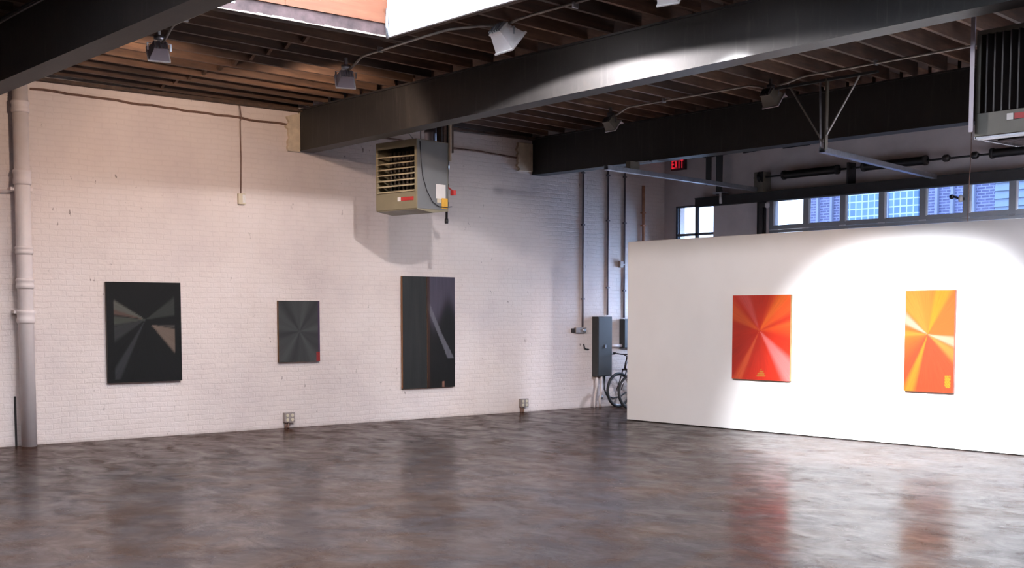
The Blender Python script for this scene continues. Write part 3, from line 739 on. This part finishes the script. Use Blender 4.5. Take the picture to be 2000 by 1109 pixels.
# 3 diptych
def c3a(x, z, w, h, cx, cz):
    k = .020 + .006 * noise.noise(Vector((x * 9, z * 1.2, 3))) + .004 * (z / h); return (k * .93, k * 1.03, k)
def c3b(x, z, w, h, cx, cz):
    c = (.007, .007, .007)
    xx, zz = x + cx, z + cz
    up = 1 / (1 + math.exp(-(zz - (.32 + .2 * math.sin(xx * 11))) / .06))
    c = mixc(c, (.07, .062, .088), up * .85)  # reflection on the upper part put in as violet colour
    # a pale diagonal brush mark
    d = (xx + .27) * 1.05 + (zz - .45) * .52
    if -.42 < zz < .55 and -.035 < d < .05 + max(0, -zz) * .12: c = mixc(c, (.13, .13, .15), .7)
    if xx < -w / 2 + .05: c = mixc(c, (.035, .016, .01), .8)
    if abs(xx - .04) < .018 and zz < -h / 2 + .09: c = (.2, .10, .07)
    return c
st = straight_mat('diptych_paint', .38, .2)
t = root('painting', (XL + .012, 11.945, 1.395), 'tall dark diptych painting of two narrow panels, rightmost on the brick wall', 'painting', RZL)
for (xo, ww, fn, ed) in ((-.2775, .475, c3a, (.22, .10, .04)), (.245, .56, c3b, (.25, .12, .05))):
    sub = painting((0, 0, 0), 0, ww, 1.79, .05 if xo < 0 else .055, 'x', fn, st, (0, 0), edge=ed, nx=50, nz=120)
    ks = list(sub.children); can = [k for k in ks if k.name.startswith('stretched')][0]
    for k in ks: k.parent = None
    bpy.data.objects.remove(sub)
    can.name = 'panel'; can.parent = t; can.location = (xo, 0, 0)
    for k in ks:
        if k is not can: k.parent = can
q = MB(); q.box((-.038, -.03, -.895), (-.035, 0, .895)); q.build('gap_batten', 'copper', t)
# 4 red-orange on partition
def c4(x, z, w, h, cx, cz):
    a = math.degrees(math.atan2(z, x)) % 360
    c = (.60, .030, .012)
    c = mixc(c, (.80, .10, .02), wedge(x, z, 0, 62, 25)); c = mixc(c, (.50, .025, .012), wedge(x, z, 195, 290, 30))
    c = mixc(c, (.72, .10, .02), wedge(x, z, 140, 165, 12)); c = mixc(c, (.66, .09, .03), wedge(x, z, 236, 246, 6)); c = mixc(c, (.82, .14, .02), wedge(x, z, 44, 58, 8))
    c = mixc(c, (.70, .10, .09), .75 * wedge(x, z, 110, 128, 9)); c = mixc(c, (.78, .20, .19), .8 * wedge(x, z, 302, 324, 9)); c = mixc(c, (.55, .03, .014), wedge(x, z, 165, 180, 8))  # pinker opposite wedges: stroke sheen put into the colour
    c = mixc(c, (.60, .04, .015), wedge(x, z, 14, 26, 8))
    X, Zz = x + cx, z + cz + h / 2
    # little gold heap of brush strokes at the bottom
    if abs(X - .02) < .075 and .05 < Zz < .16 and abs(X - .02) < (.17 - Zz) * .75 and int((Zz * 70)) % 2 == 0: c = (.38, .20, .03)
    return c
mp4 = vcol_mat('red_painting_paint', .3, .2, aniso=.0)
painting((-11.195, 14.198, 1.356), 0, 1.03, 1.21, .04, 'glossy red painting with radiating strokes on the white partition', c4, mp4, (-.02, .10), edge=(.30, .20, .08), gain=.74)
def c5(x, z, w, h, cx, cz):
    c = (.86, .25, .045) 
    c = mixc(c, (.80, .13, .045), wedge(x, z, 215, 330, 40)); c = mixc(c, (.95, .43, .03), wedge(x, z, 60, 82, 8)); c = mixc(c, (.93, .34, .05), wedge(x, z, 82, 118, 12)); c = mixc(c, (.95, .40, .06), wedge(x, z, 104, 136, 10))
    c = mixc(c, (.97, .75, .52), .9 * wedge(x, z, 140, 158, 8)); c = mixc(c, (.95, .75, .50), .85 * wedge(x, z, 338, 356, 7)); c = mixc(c, (.92, .40, .04), wedge(x, z, 245, 256, 6)); c = mixc(c, (.93, .42, .06), wedge(x, z, 172, 186, 8))  # palest wedges are highlights of the brushed strokes, painted into the colour
    c = mixc(c, (.90, .40, .08), wedge(x, z, 318, 335, 9))
    X, Zz = x + cx, z + cz + h / 2
    if w / 2 - .11 < X < w / 2 - .035 and .06 < Zz < .22 and ((X - (w / 2 - .1)) * 60 + Zz * 55) % 2 < 1.3: c = (.95, .60, .03)
    return c
painting((-8.535, 14.198, 1.35), 0, .69, 1.285, .04, 'tall glossy orange and yellow painting with radiating strokes on the white partition', c5, vcol_mat('orange_painting_paint', .3, .2), (-.02, .085), edge=(.40, .14, .10), nx=70, nz=110, gain=.215)

# ------------------------------------------------------------------ heaters
def unit_heater(loc, rz, Wd, D, H, label, vertical=False):
    """origin at front-left-bottom corner; front faces local -Y"""
    t = root('unit_heater', loc, label, 'heater', rz)
    cm, sm = ('heater_olive', 'heater_olive') if vertical else ('beige', 'heater_grey')  # upright model: its shade is put into the darker enamel
    s = MB(); s.box((0, 0, 0), (.02, D, H)); s.box((0, D - .02, 0), (Wd, D, H)); s.box((0, 0, H - .015), (Wd, D, H))
    s.box((Wd - .02, 0, 0), (Wd, D, H)) if vertical else None
    s.build('casing', cm, t, bevel=.004)
    if not vertical:
        MB().box((Wd - .02, .004, 0), (Wd, D, H)).build('side_panel', sm, t, bevel=.006)
    zl, zh = (.24, H - .1) if not vertical else (.2, H - .04)
    fr = MB(); fr.box((0, -.012, 0), (Wd, .012, zl)); fr.box((0, -.012, zh), (Wd, .012, H)); fr.box((0, -.012, zl), (.045, .012, zh)); fr.box((Wd - .04, -.012, zl), (Wd, .012, zh))
    fr.build('front_frame', cm, t, bevel=.004)
    bk = MB(); bk.box((.03, D * .55, .05), (Wd - .03, D * .57, H - .05)); bk.build('back_plate', 'heater_dark', t)
    if not vertical:
        for k in range(9):
            x = .075 + k * (Wd - .15) / 8
            MB().tube([(x, .22, .08), (x, .22, H - .12)], .024, 10).build('heat_tube', 'fin', t)
        n = 7
        for k in range(n):
            z = zl + .02 + k * (zh - zl - .14) / (n - 1); tilt = .008
            MB().hexa([(.04, -.03, z - .02 + (.02 if k == n - 1 else 0)), (Wd - .035, -.03, z - .02), (Wd - .035, .06, z + tilt), (.04, .06, z + tilt), (.04, -.03, z - .006 + (.02 if k == n - 1 else 0)), (Wd - .035, -.03, z - .006), (Wd - .035, .06, z + tilt + .008), (.04, .06, z + tilt + .008)]).build('louver', 'louver', t)
        b = MB(); b.prism([(0, 0), (0, -.012), (D * .5, -.05), (D, -.012), (D, 0)], 'X', 0.0, Wd); b.build('bottom_pan', cm, t)
    else:
        n = 14
        for k in range(n):
            x = .10 + k * (Wd - .2) / (n - 1)
            MB().hexa([(x - .004, -.02, zl), (x + .01, -.02, zl), (x + .045, .05, zl), (x + .03, .05, zl), (x - .004, -.02, zh), (x + .01, -.02, zh), (x + .045, .05, zh), (x + .03, .05, zh)]).build('louver', 'fix_dark', t)  # slats coloured dark for the shade they hang in
        b = MB(); b.box((0, 0, -.02), (Wd, .12, 0)); b.build('bottom_lip', 'alum', t)
        n = 9
        for k in range(n):
            y = .2 + k * (D - .25) / (n - 1)
            MB().hexa([(.1 + .0 * k, y, -.03), (Wd, y, -.03), (Wd, y + .035, .0), (.1, y + .035, .0), (.1, y, -.025), (Wd, y, -.025), (Wd, y + .035, .005), (.1, y + .035, .005)]).build('deflector_slat', 'alum', t)
        q = MB(); q.bar((0, .0, -.01), (0, D, -.01), .02, .02); q.bar((0, D, -.01), (Wd, D, -.01), .02, .02); q.build('bottom_frame', 'alum', t)
    lx = (.46, .78) if not vertical else (.30, .62)
    q = MB(); q.box((lx[0] * 1 + .07, -.018, .115), (min(lx[1], Wd - .04), -.012, .165)); q.build('maker_plate', 'red', t)
    q = MB(); q.box((lx[0], -.018, .112), (lx[0] + .06, -.012, .168)); q.build('maker_badge', 'white', t)
    return t
H1 = (-14.99, 10.17, 3.17)
t = unit_heater(H1, math.radians(8), .84, .62, .96, 'beige and grey louvered unit heater hanging in front of the brick wall')
q = MB(); q.box((.84, .37, .16), (.843, .56, .36)); q.build('info_sheet', 'white', t)
q = MB(); q.box((.84, .48, .02), (.844, .60, .17)); q.build('warning_sticker', 'yellow', t)
q = MB(); q.box((.84, .39, .10), (.843, .47, .16)); q.build('small_sticker', 'cream', t)
MB().tube([(.85, .05, .93), (.856, .06, .7), (.858, .09, .45), (.862, .17, .25), (.866, .28, .1), (.866, .40, .045), (.866, .55, .04), (.85, .68, .06)], .006, 6).build('power_cord', 'black', t)
rd = MB()
for p in ((.35, .55), (.78, .55)): rd.cyl((p[0], p[1], .955), (p[0], p[1], ZJ - H1[2]), .006, 8)
rd.build('hanger_rods', 'blackpipe', t)
q = MB(); q.tube([(.74, .04, .95), (.72, -.3, 1.25), (.70, -.62, 1.53)], .007, 6); q.build('hanger_cable', 'conduit', t)
# flue, gas line
t = root('heater_flue', (-15.0, 11.15, 4.05), 'grey metal flue stack rising behind the hanging heater', 'duct')
MB().lathe((0, 0, 0), [(.09, 0), (.09, .30), (.10, .31), (.10, .34), (.09, .35), (.09, .64)], 20).build('flue_pipe', 'fix_grey', t)
MB().lathe((.16, .12, -.22), [(.085, 0), (.085, .16), (.075, .165), (.075, .28)], 20).build('elbow_duct', 'galv', t)
MB().box((.12, .02, .02), (.30, .20, .64)).build('boxed_shaft', 'deck', t)
t = root('gas_pipe', (-14.46, 11.03, 3.04), 'black iron gas drop pipe right of the hanging heater', 'pipe')
MB().tube([(0, 0, -.0), (.03, 0, .9), (.05, 0, ZD - 3.04)], .018, 10).build('pipe_shaft', 'blackpipe', t)
q = MB()
for z in (0, .24, .5): q.lathe((z * .035, 0, z), [(.026, -.035), (.028, 0), (.026, .035)], 12)
q.build('pipe_fittings', 'blackpipe', t)
q = MB(); q.tube([(.02, 0, .5), (.09, -.01, .46), (.16, 0, .42)], .010, 8); q.box((.12, -.02, .36), (.2, .02, .43)); q.build('valve_handle', 'red', t)
MB().tube([(.10, -.01, .85), (.10, -.01, ZD - 3.04)], .024, 10).build('pale_pipe', 'plaster', t)
unit_heater((-5.82, 10.33, 3.26), 0, 1.15, .75, .92, 'dark unit heater with upright louvers at the right edge of the view', True)
t = root('heater_hanger', (-5.84, 10.28, 3.3), 'grey angle iron post at the corner of the right heater', 'bracket'); q = MB(); q.box((-.012, -.004, 0), (.0, .03, ZJ - 3.3)); q.box((.018, -.004, 0), (.03, .0, ZJ - 3.3)); q.box((-.012, -.010, 0), (.03, -.004, ZJ - 3.3)); q.build('angle_iron', 'fix_grey', t)

# ------------------------------------------------------------------ window in the back wall
r = bpy.data.objects.new('window_1', None); S.collection.objects.link(r); r.location = (WX0, YB, WZ0); r['kind'] = 'structure'; r.matrix_basis = Matrix.Translation((WX0, YB, WZ0))
r['label'] = 'small bright steel window near the far left corner'
f = MB(); f.box((WX0, YB + .05, WZ0), (WX0 + .035, YB + .1, WZ1)); f.box((WX1 - .035, YB + .05, WZ0), (WX1, YB + .1, WZ1)); f.box((WX0, YB + .05, WZ0), (WX1, YB + .1, WZ0 + .04)); f.box((WX0, YB + .05, WZ1 - .035), (WX1, YB + .1, WZ1))
xc = -15.44; f.box((xc - .032, YB + .05, WZ0), (xc + .032, YB + .1, WZ1)); f.box((WX0, YB + .05, 3.145), (WX1, YB + .1, 3.19)); f.box((WX0, YB + .05, 2.60), (WX1, YB + .1, 2.645)); f.box((WX0 + .065, YB + .06, WZ0), (WX0 + .08, YB + .09, WZ1))
f.build('window_frame', 'mullion_dark', r, world=True)
for a, b in ((WX0 + .035, xc - .032), (xc + .032, WX1 - .035)):
    for c, d in ((WZ0 + .04, 2.60), (2.645, 3.145), (3.19, WZ1 - .035)):
        MB().box((a, YB + .07, c), (b, YB + .076, d)).build('pane', 'glass', r, world=True)

# ------------------------------------------------------------------ overhead door
r = bpy.data.objects.new('door_1', None); S.collection.objects.link(r); r.location = (DX0, YB, 0); r['kind'] = 'structure'; r.matrix_basis = Matrix.Translation((DX0, YB, 0))
r['label'] = 'grey sectional overhead door with a row of windows behind the partition'
YD = YB + .04
pitch = .738; x0p = -13.66
rows = [(3.235, 3.65), (2.70, 3.105)]
sections = [(0, .55), (.55, 1.09), (1.09, 1.63), (1.63, 2.165), (2.165, 2.63)]
for a, b in sections: MB().box((DX0, YD, a + .004), (DX1, YD + .05, b - .004)).build('door_section', 'door', r, bevel=.006, world=True)
for (za, zb) in rows:
    g = MB(); g.box((DX0, YD, za - .075), (DX1, YD + .05, za)); g.box((DX0, YD, zb), (DX1, YD + .05, zb + .05))
    n = 0; x = x0p
    g.box((DX0, YD, za), (x0p, YD + .05, zb))
    while x < DX1 - .3:
        xe = min(x + pitch - .115, DX1 - .05); xn = min(x + pitch, DX1)
        g.box((xe, YD, za), (xn, YD + .05, zb)); x += pitch
    g.build('window_rail', 'door', r, world=True)
    x = x0p
    while x < DX1 - .3:
        xe = min(x + pitch - .115, DX1 - .05)
        MB().box((x, YD + .022, za), (xe, YD + .028, zb)).build('pane', 'glass', r, world=True)
        MB().box((x - .006, YD - .008, za - .01), (x + .018, YD + .035, zb - .004)).build('window_stop', 'mullion', r, world=True)
        x += pitch
    for k in range(9):
        xx = x0p + .62 + k * pitch
        if za > 3: MB().box((xx, YD - .01, za - .085), (xx + .12, YD, za - .065)).build('hinge', 'galv', r, world=True)
m = MB(); m.box((-13.92, YB - .09, 0), (-13.89, YB - .0, 3.78)); m.box((-13.92, YB - .09, 0), (-13.80, YB - .08, 3.78)); m.box((-13.82, YB - .06, 0), (-13.79, YB, 3.66)); m.build('side_track', 'black', r, world=True)
# header and torsion gear
t = root('door_header', (-15.28, 17.4, 3.65), 'long black steel header bar above the overhead door windows', 'beam')
m = MB(); m.box((-15.28, 17.36, 3.645), (-6.6, 17.50, 3.66)); m.box((-15.28, 17.37, 3.66), (-6.6, 17.385, 3.80)); m.box((-15.28, 17.36, 3.79), (-6.6, 17.50, 3.805)); m.box((-15.28, 17.49, 3.66), (-6.6, 17.5, 3.8)); m.build('header_channel', 'soot', t, world=True)
for xx in (-15.0, -13.9, -11.75, -10.35): MB().box((xx, 17.50, 3.66), (xx + .1, YB - .002, 3.79)).build('wall_clip', 'black', t, world=True)
t = root('torsion_assembly', (-14.0, 17.42, 4.07), 'black torsion spring shaft above the door header', 'door mechanism')
ZS = 4.06; YS = 17.40
MB().cyl((-13.95, YS, ZS), (-6.6, YS, ZS - .01), .016).build('shaft', 'black', t, world=True)
for a, b in ((-13.30, -12.23), (-11.72, -10.62), (-9.52, -8.4)):
    m = MB(); n = 60; pr = []
    for k in range(n * 2 + 1): pr.append((.068 if k % 2 else .058, (b - a) * k / (2 * n)))
    m.lathe((a, YS, ZS), pr, 16, axis='X'); m.build('torsion_spring', 'black', t, world=True)
    for e in (a, b): MB().lathe((e, YS, ZS), [(.045, -.03), (.078, -.02), (.078, .02), (.045, .03)], 16, axis='X').build('spring_cone', 'soot', t, world=True)
for e in (-10.27, -9.80): MB().lathe((e, YS, ZS), [(.03, -.06), (.055, -.03), (.055, .03), (.03, .06)], 14, axis='X').build('shaft_coupling', 'black', t, world=True)
for e in (-13.89, -12.0, -7.8):
    MB().box((e, YS - .07, 3.806), (e + .20 if e < -13 else e + .03, YS + .14, 4.15)).build('bearing_bracket', 'heater_olive' if e < -13 else 'black', t, world=True)
MB().lathe((-13.75, YS - .07, ZS), [(.085, -.02), (.095, -.01), (.05, .0), (.05, .04), (.095, .05)], 18, axis='X').build('cable_drum', 'black', t, world=True)

# exit sign with lettering
t = root('exit_sign', (-15.81, 17.5, 4.48), 'small glowing red EXIT sign high on the back wall', 'sign')
MB().box((-.17, -.02, -.11), (.17, .05, .11)).build('sign_case', 'exit_case', t, bevel=.005)
def letters(txt, w, h, gap, y, mat, parent, name):
    G = {'E': [(0, 0, .22, 1), (0, 0, 1, .18), (0, .41, .85, .59), (0, .82, 1, 1)], 'I': [(.35, 0, .65, 1)], 'T': [(0, .82, 1, 1), (.38, 0, .62, 1)]}
    x = -(len(txt) * w + (len(txt) - 1) * gap) / 2
    for ch in txt:
        m = MB()
        if ch == 'X':
            m.bar((x + w * .1, y, -h / 2), (x + w * .9, y, h / 2), w * .24, .006, up=(0, 1, 0)); m.bar((x + w * .9, y, -h / 2), (x + w * .1, y, h / 2), w * .24, .006, up=(0, 1, 0))
        else:
            for a, b, c, d in G[ch]: m.box((x + a * w, y - .003, -h / 2 + b * h), (x + c * w, y + .003, -h / 2 + d * h))
        m.build(name, mat, parent); x += w + gap
letters('EXIT', .062, .16, .012, -.026, 'exit_red', t, 'letter')

# hanger straps and door tracks
t = root('track_hanger', (-14.92, 17.38, 3.83), 'pair of grey upright straps on the back wall left of the springs', 'bracket')
MB().box((-15.02, 17.36, 4.02), (-14.90, 17.38, ZJ)).build('strap', 'panel', t, world=True); MB().box((-14.78, 17.36, 3.83), (-14.64, 17.38, ZJ)).build('strap', 'panel', t, world=True)
MB().box((-14.80, 17.30, 3.84), (-14.60, 17.5, 3.87)).build('foot', 'galv', t, world=True)
MB().cyl((-14.62, 17.3, 3.84), (-14.61, 17.3, 3.66), .025).build('pale_bolt', 'white', t, world=True)
def track(a, b, label, dz=0):
    a, b = Vector(a), Vector(b); t = root('door_track', a, label, 'track')
    side = (b - a).cross(Vector((0, 0, 1))).normalized()
    m = MB(); m.bar(a, b, .085, .006); m.bar(a + side * .04 + Vector((0, 0, .03)), b + side * .04 + Vector((0, 0, .03)), .006, .06); m.bar(a - side * .04 + Vector((0, 0, .03)), b - side * .04 + Vector((0, 0, .03)), .006, .06)
    m.bar(a + side * .028 + Vector((0, 0, .06)), b + side * .028 + Vector((0, 0, .06)), .03, .005)
    m.build('rail', 'galv', t, world=True)
    return t
t = track((-13.26, 13.09, 3.83), (-13.84, 17.3, 3.823), 'galvanized horizontal door track under the far beam, left one')
q = MB(); q.box((-13.50, 13.75, 3.86), (-13.40, 13.95, 4.02)); q.build('track_bracket', 'heater_olive', t, world=True)
q = MB(); q.bar((-13.45, 13.86, 4.0), (-13.45, 14.26, 4.06), .03, .03); q.build('hanger_post', 'galv', t, world=True)
t = track((-9.712, 13.476, 3.77), (-10.4, 17.3, 3.755), 'galvanized door rail hanging from the V shaped rods')
a = Vector((-9.72, 13.5, 3.80))
tv = root('rail_hanger', a, 'V shaped rod hanger with two posts under the roof', 'bracket')
for (dx, nm) in ((-.55, 'diagonal_rod'), (.56, 'diagonal_rod')):
    MB().bar(a + Vector((0, 0, .1)), Vector((a.x + dx, 13.5, ZJ)), .028, .012).build(nm, 'conduit', tv, world=True)
MB().bar(a + Vector((-.03, 0, 0)), (a.x - .05, 13.5, ZJ), .03, .012).build('post', 'galv', tv, world=True)
MB().bar(a + Vector((.05, 0, 0)), (a.x + .06, 13.5, ZJ), .055, .02).build('post', 'heater_olive', tv, world=True)
MB().bar((a.x - .75, 13.5, ZJ - .02), (a.x + .8, 13.5, ZJ - .02), .05, .03).build('top_angle', 'panel', tv, world=True)

# sensor at the door windows, pulley and pull cord
t = root('door_sensor', (-10.07, 17.5, 3.44), 'small white and black sensor head on a door window bar', 'sensor')
MB().lathe((0, 0, 0), [(.012, -.05), (.035, -.04), (.03, .04), (.01, .06)], 12).build('sensor_head', 'white', t)
MB().tube([(-.02, 0, .0), (-.08, 0, .03), (-.12, 0, .04)], .018, 8).build('sensor_arm', 'black', t)
MB().lathe((-.15, 0, .04), [(.01, -.035), (.035, -.02), (.035, .02), (.01, .035)], 12).build('sensor_knob', 'black', t)
MB().box((-.01, .01, -.02), (.01, .09, .02)).build('mount', 'black', t)
t = root('door_pulley', (-13.70, 17.46, 3.58), 'small white pulley at the top left of the door windows', 'pulley')
MB().lathe((0, 0, 0), [(.015, -.05), (.04, -.03), (.04, .03), (.015, .05)], 14).build('wheel', 'white', t); MB().box((-.14, -.02, -.03), (-.03, .09, .05)).build('bracket', 'black', t)
t = root('pull_cord', (-9.78, 17.2, 2.9), 'thin pull cord hanging in front of the door windows', 'cord')
MB().tube([(0, 0, 0), (.01, 0, .6), (.03, 0, 1.2), (.03, 0, ZD - 2.9)], .006, 6).build('cord', 'brown_rust_shadow', t)
MB().lathe((0, 0, -.08), [(.008, 0), (.02, .02), (.02, .06), (.008, .08)], 10).build('cord_handle', 'cream', t)

# ------------------------------------------------------------------ bicycles behind the partition
def bicycle(loc, rz, label):
    """local +X is forward, origin at the front wheel contact"""
    t = root('bicycle', loc, label, 'bicycle', rz, group='bicycles behind the partition')
    R_ = .32; fw = Vector((0, 0, R_)); rw = Vector((-1.02, 0, R_))
    for nm, c in (('front_wheel', fw), ('rear_wheel', rw)):
        n = 40; ring = [(c.x + (R_ - .022) * math.cos(2 * PI * k / n), 0, c.z + (R_ - .022) * math.sin(2 * PI * k / n)) for k in range(n)]
        wv = MB().tube(ring, .024, 8, closed=True).build(nm, 'rubber', t)
        rim = [(c.x + (R_ - .05) * math.cos(2 * PI * k / n), 0, c.z + (R_ - .05) * math.sin(2 * PI * k / n)) for k in range(n)]
        MB().tube(rim, .010, 6, closed=True).build('rim', 'bike_metal', wv)
        s = MB()
        for k in range(24):
            a = 2 * PI * k / 24; s.tube([(c.x + .02 * math.cos(a + 1.2), .03 * (-1) ** k, c.z + .02 * math.sin(a + 1.2)), (c.x + (R_ - .05) * math.cos(a), 0, c.z + (R_ - .05) * math.sin(a))], .0012, 4)
        s.build('spokes', 'bike_metal', wv)
        MB().lathe((c.x, 0, c.z), [(.025, -.035), (.018, -.02), (.018, .02), (.025, .035)], 12, axis='Y').build('hub', 'bike_metal', wv)
    hb, ht = Vector((-.16, 0, .70)), Vector((-.20, 0, .84)); bb = Vector((-.62, 0, .28)); stp = Vector((-.76, 0, .80))
    f = MB(); f.tube([hb, ht], .02, 10); f.tube([hb + Vector((-.0, 0, .02)), bb], .019, 10); f.tube([ht + Vector((0, 0, -.03)), stp + Vector((.02, 0, -.06))], .017, 10); f.tube([bb, stp], .017, 10)
    for s in (-1, 1):
        f.tube([bb + Vector((0, s * .03, 0)), rw + Vector((0, s * .055, 0))], .010, 8); f.tube([stp + Vector((.01, s * .015, -.08)), rw + Vector((0, s * .055, 0))], .009, 8)
    f.build('frame', 'bike', t)
    k = MB()
    for s in (-1, 1): k.tube([hb + Vector((.0, s * .045, -.02)), Vector((-.07, s * .05, .45)), fw + Vector((0, s * .05, 0))], .012, 8)
    k.bar(hb + Vector((0, -.06, -.015)), hb + Vector((0, .06, -.015)), .03, .03); k.build('fork', 'bike', t)
    h = MB(); h.tube([ht, ht + Vector((-.02, 0, .08)), ht + Vector((.07, 0, .12))], .014, 8); 
    h.tube([Vector((-.20, -.31, .975)), Vector((-.15, -.20, .972)), Vector((-.13, -.06, .96)), Vector((-.13, .06, .96)), Vector((-.15, .20, .972)), Vector((-.20, .31, .975))], .012, 8); hbar = h.build('handlebar', 'bike', t)
    for s in (-1, 1):
        MB().tube([(-.165, s * .23, .974), (-.21, s * .32, .976)], .018, 8).build('grip', 'rubber', hbar)
        MB().tube([(-.14, s * .17, .972), (-.09, s * .20, .955), (-.11, s * .28, .95)], .006, 6).build('brake_lever', 'bike_metal', hbar)
    sd = MB(); sd.tube([stp, stp + Vector((-.02, 0, .12))], .013, 8); sd.hexa([(-.92, -.07, .925), (-.92, .07, .925), (-.64, .015, .92), (-.64, -.015, .92), (-.93, -.08, .965), (-.93, .08, .965), (-.63, .02, .95), (-.63, -.02, .95)]); sd.build('saddle', 'rubber', t, bevel=.01)
    c = MB(); c.lathe((bb.x, 0, bb.z), [(.09, .045), (.09, .05)], 24, axis='Y'); c.bar(bb + Vector((0, .06, 0)), bb + Vector((.12, .06, -.12)), .02, .012); c.bar(bb + Vector((0, -.06, 0)), bb + Vector((-.12, -.06, .12)), .02, .012); c.box((bb.x + .07, .06, bb.z - .14), (bb.x + .16, .15, bb.z - .12)); c.box((bb.x - .16, -.15, bb.z + .11), (bb.x - .07, -.06, bb.z + .13)); c.build('crankset', 'bike_metal', t)
    return t
b1 = bicycle((-15.83, 15.98, 0), -PI / 2 + .05, 'dark bicycle standing closer to the brick wall, behind the partition edge')
b2 = clone(b1, (-15.25, 15.72, 0), -PI / 2 - .08, 'second dark bicycle, farther from the brick wall and mostly hidden by the partition')

# ------------------------------------------------------------------ outside
o = MB().box((-60, YB + .3, -.2), (40, 60, -.02)).build('street', 'asphalt'); struct(o, 'street outside')
t = root('building', (-19, 30, 0), 'bluish brick building across the street with glass block windows', 'building')
MB().box((-22.2, 30, 0), (-16.32, 38, 9)).build('facade', 'facade', t, world=True)
for a, b in ((-20.65, -19.6), (-19.35, -18.45)):
    MB().box((a, 29.93, 3.9), (b, 30.0, 5.05)).build('glass_block_window', 'block', t, world=True)
for xx in (-21.72, -21.25, -20.92, -19.42, -17.95, -17.5, -16.9): MB().box((xx, 29.9, 0), (xx + .07, 30, 9)).build('drain_strip', 'stone', t, world=True)
t = root('building', (-13, 30, 0), 'pale blue sided building at the right end of the door windows', 'building')
m = MB()
for k in range(40): m.hexa([(-16.28, 29.9, k * .2), (-5, 29.9, k * .2), (-5, 29.95, k * .2 + .2), (-16.28, 29.95, k * .2 + .2), (-16.28, 36, k * .2), (-5, 36, k * .2), (-5, 36, k * .2 + .2), (-16.28, 36, k * .2 + .2)])
m.build('siding', 'siding', t, world=True)
t = root('building', (-25, 31, 0), 'narrow pale blue sided building seen through the small window', 'building')
m = MB()
for k in range(40): m.hexa([(-25.95, 30.5, k * .2), (-24.6, 30.5, k * .2), (-24.6, 30.55, k * .2 + .2), (-25.95, 30.55, k * .2 + .2), (-25.95, 31.2, k * .2), (-24.6, 31.2, k * .2), (-24.6, 31.2, k * .2 + .2), (-25.95, 31.2, k * .2 + .2)])
m.build('siding', 'siding', t, world=True)
bpy.context.view_layer.update()
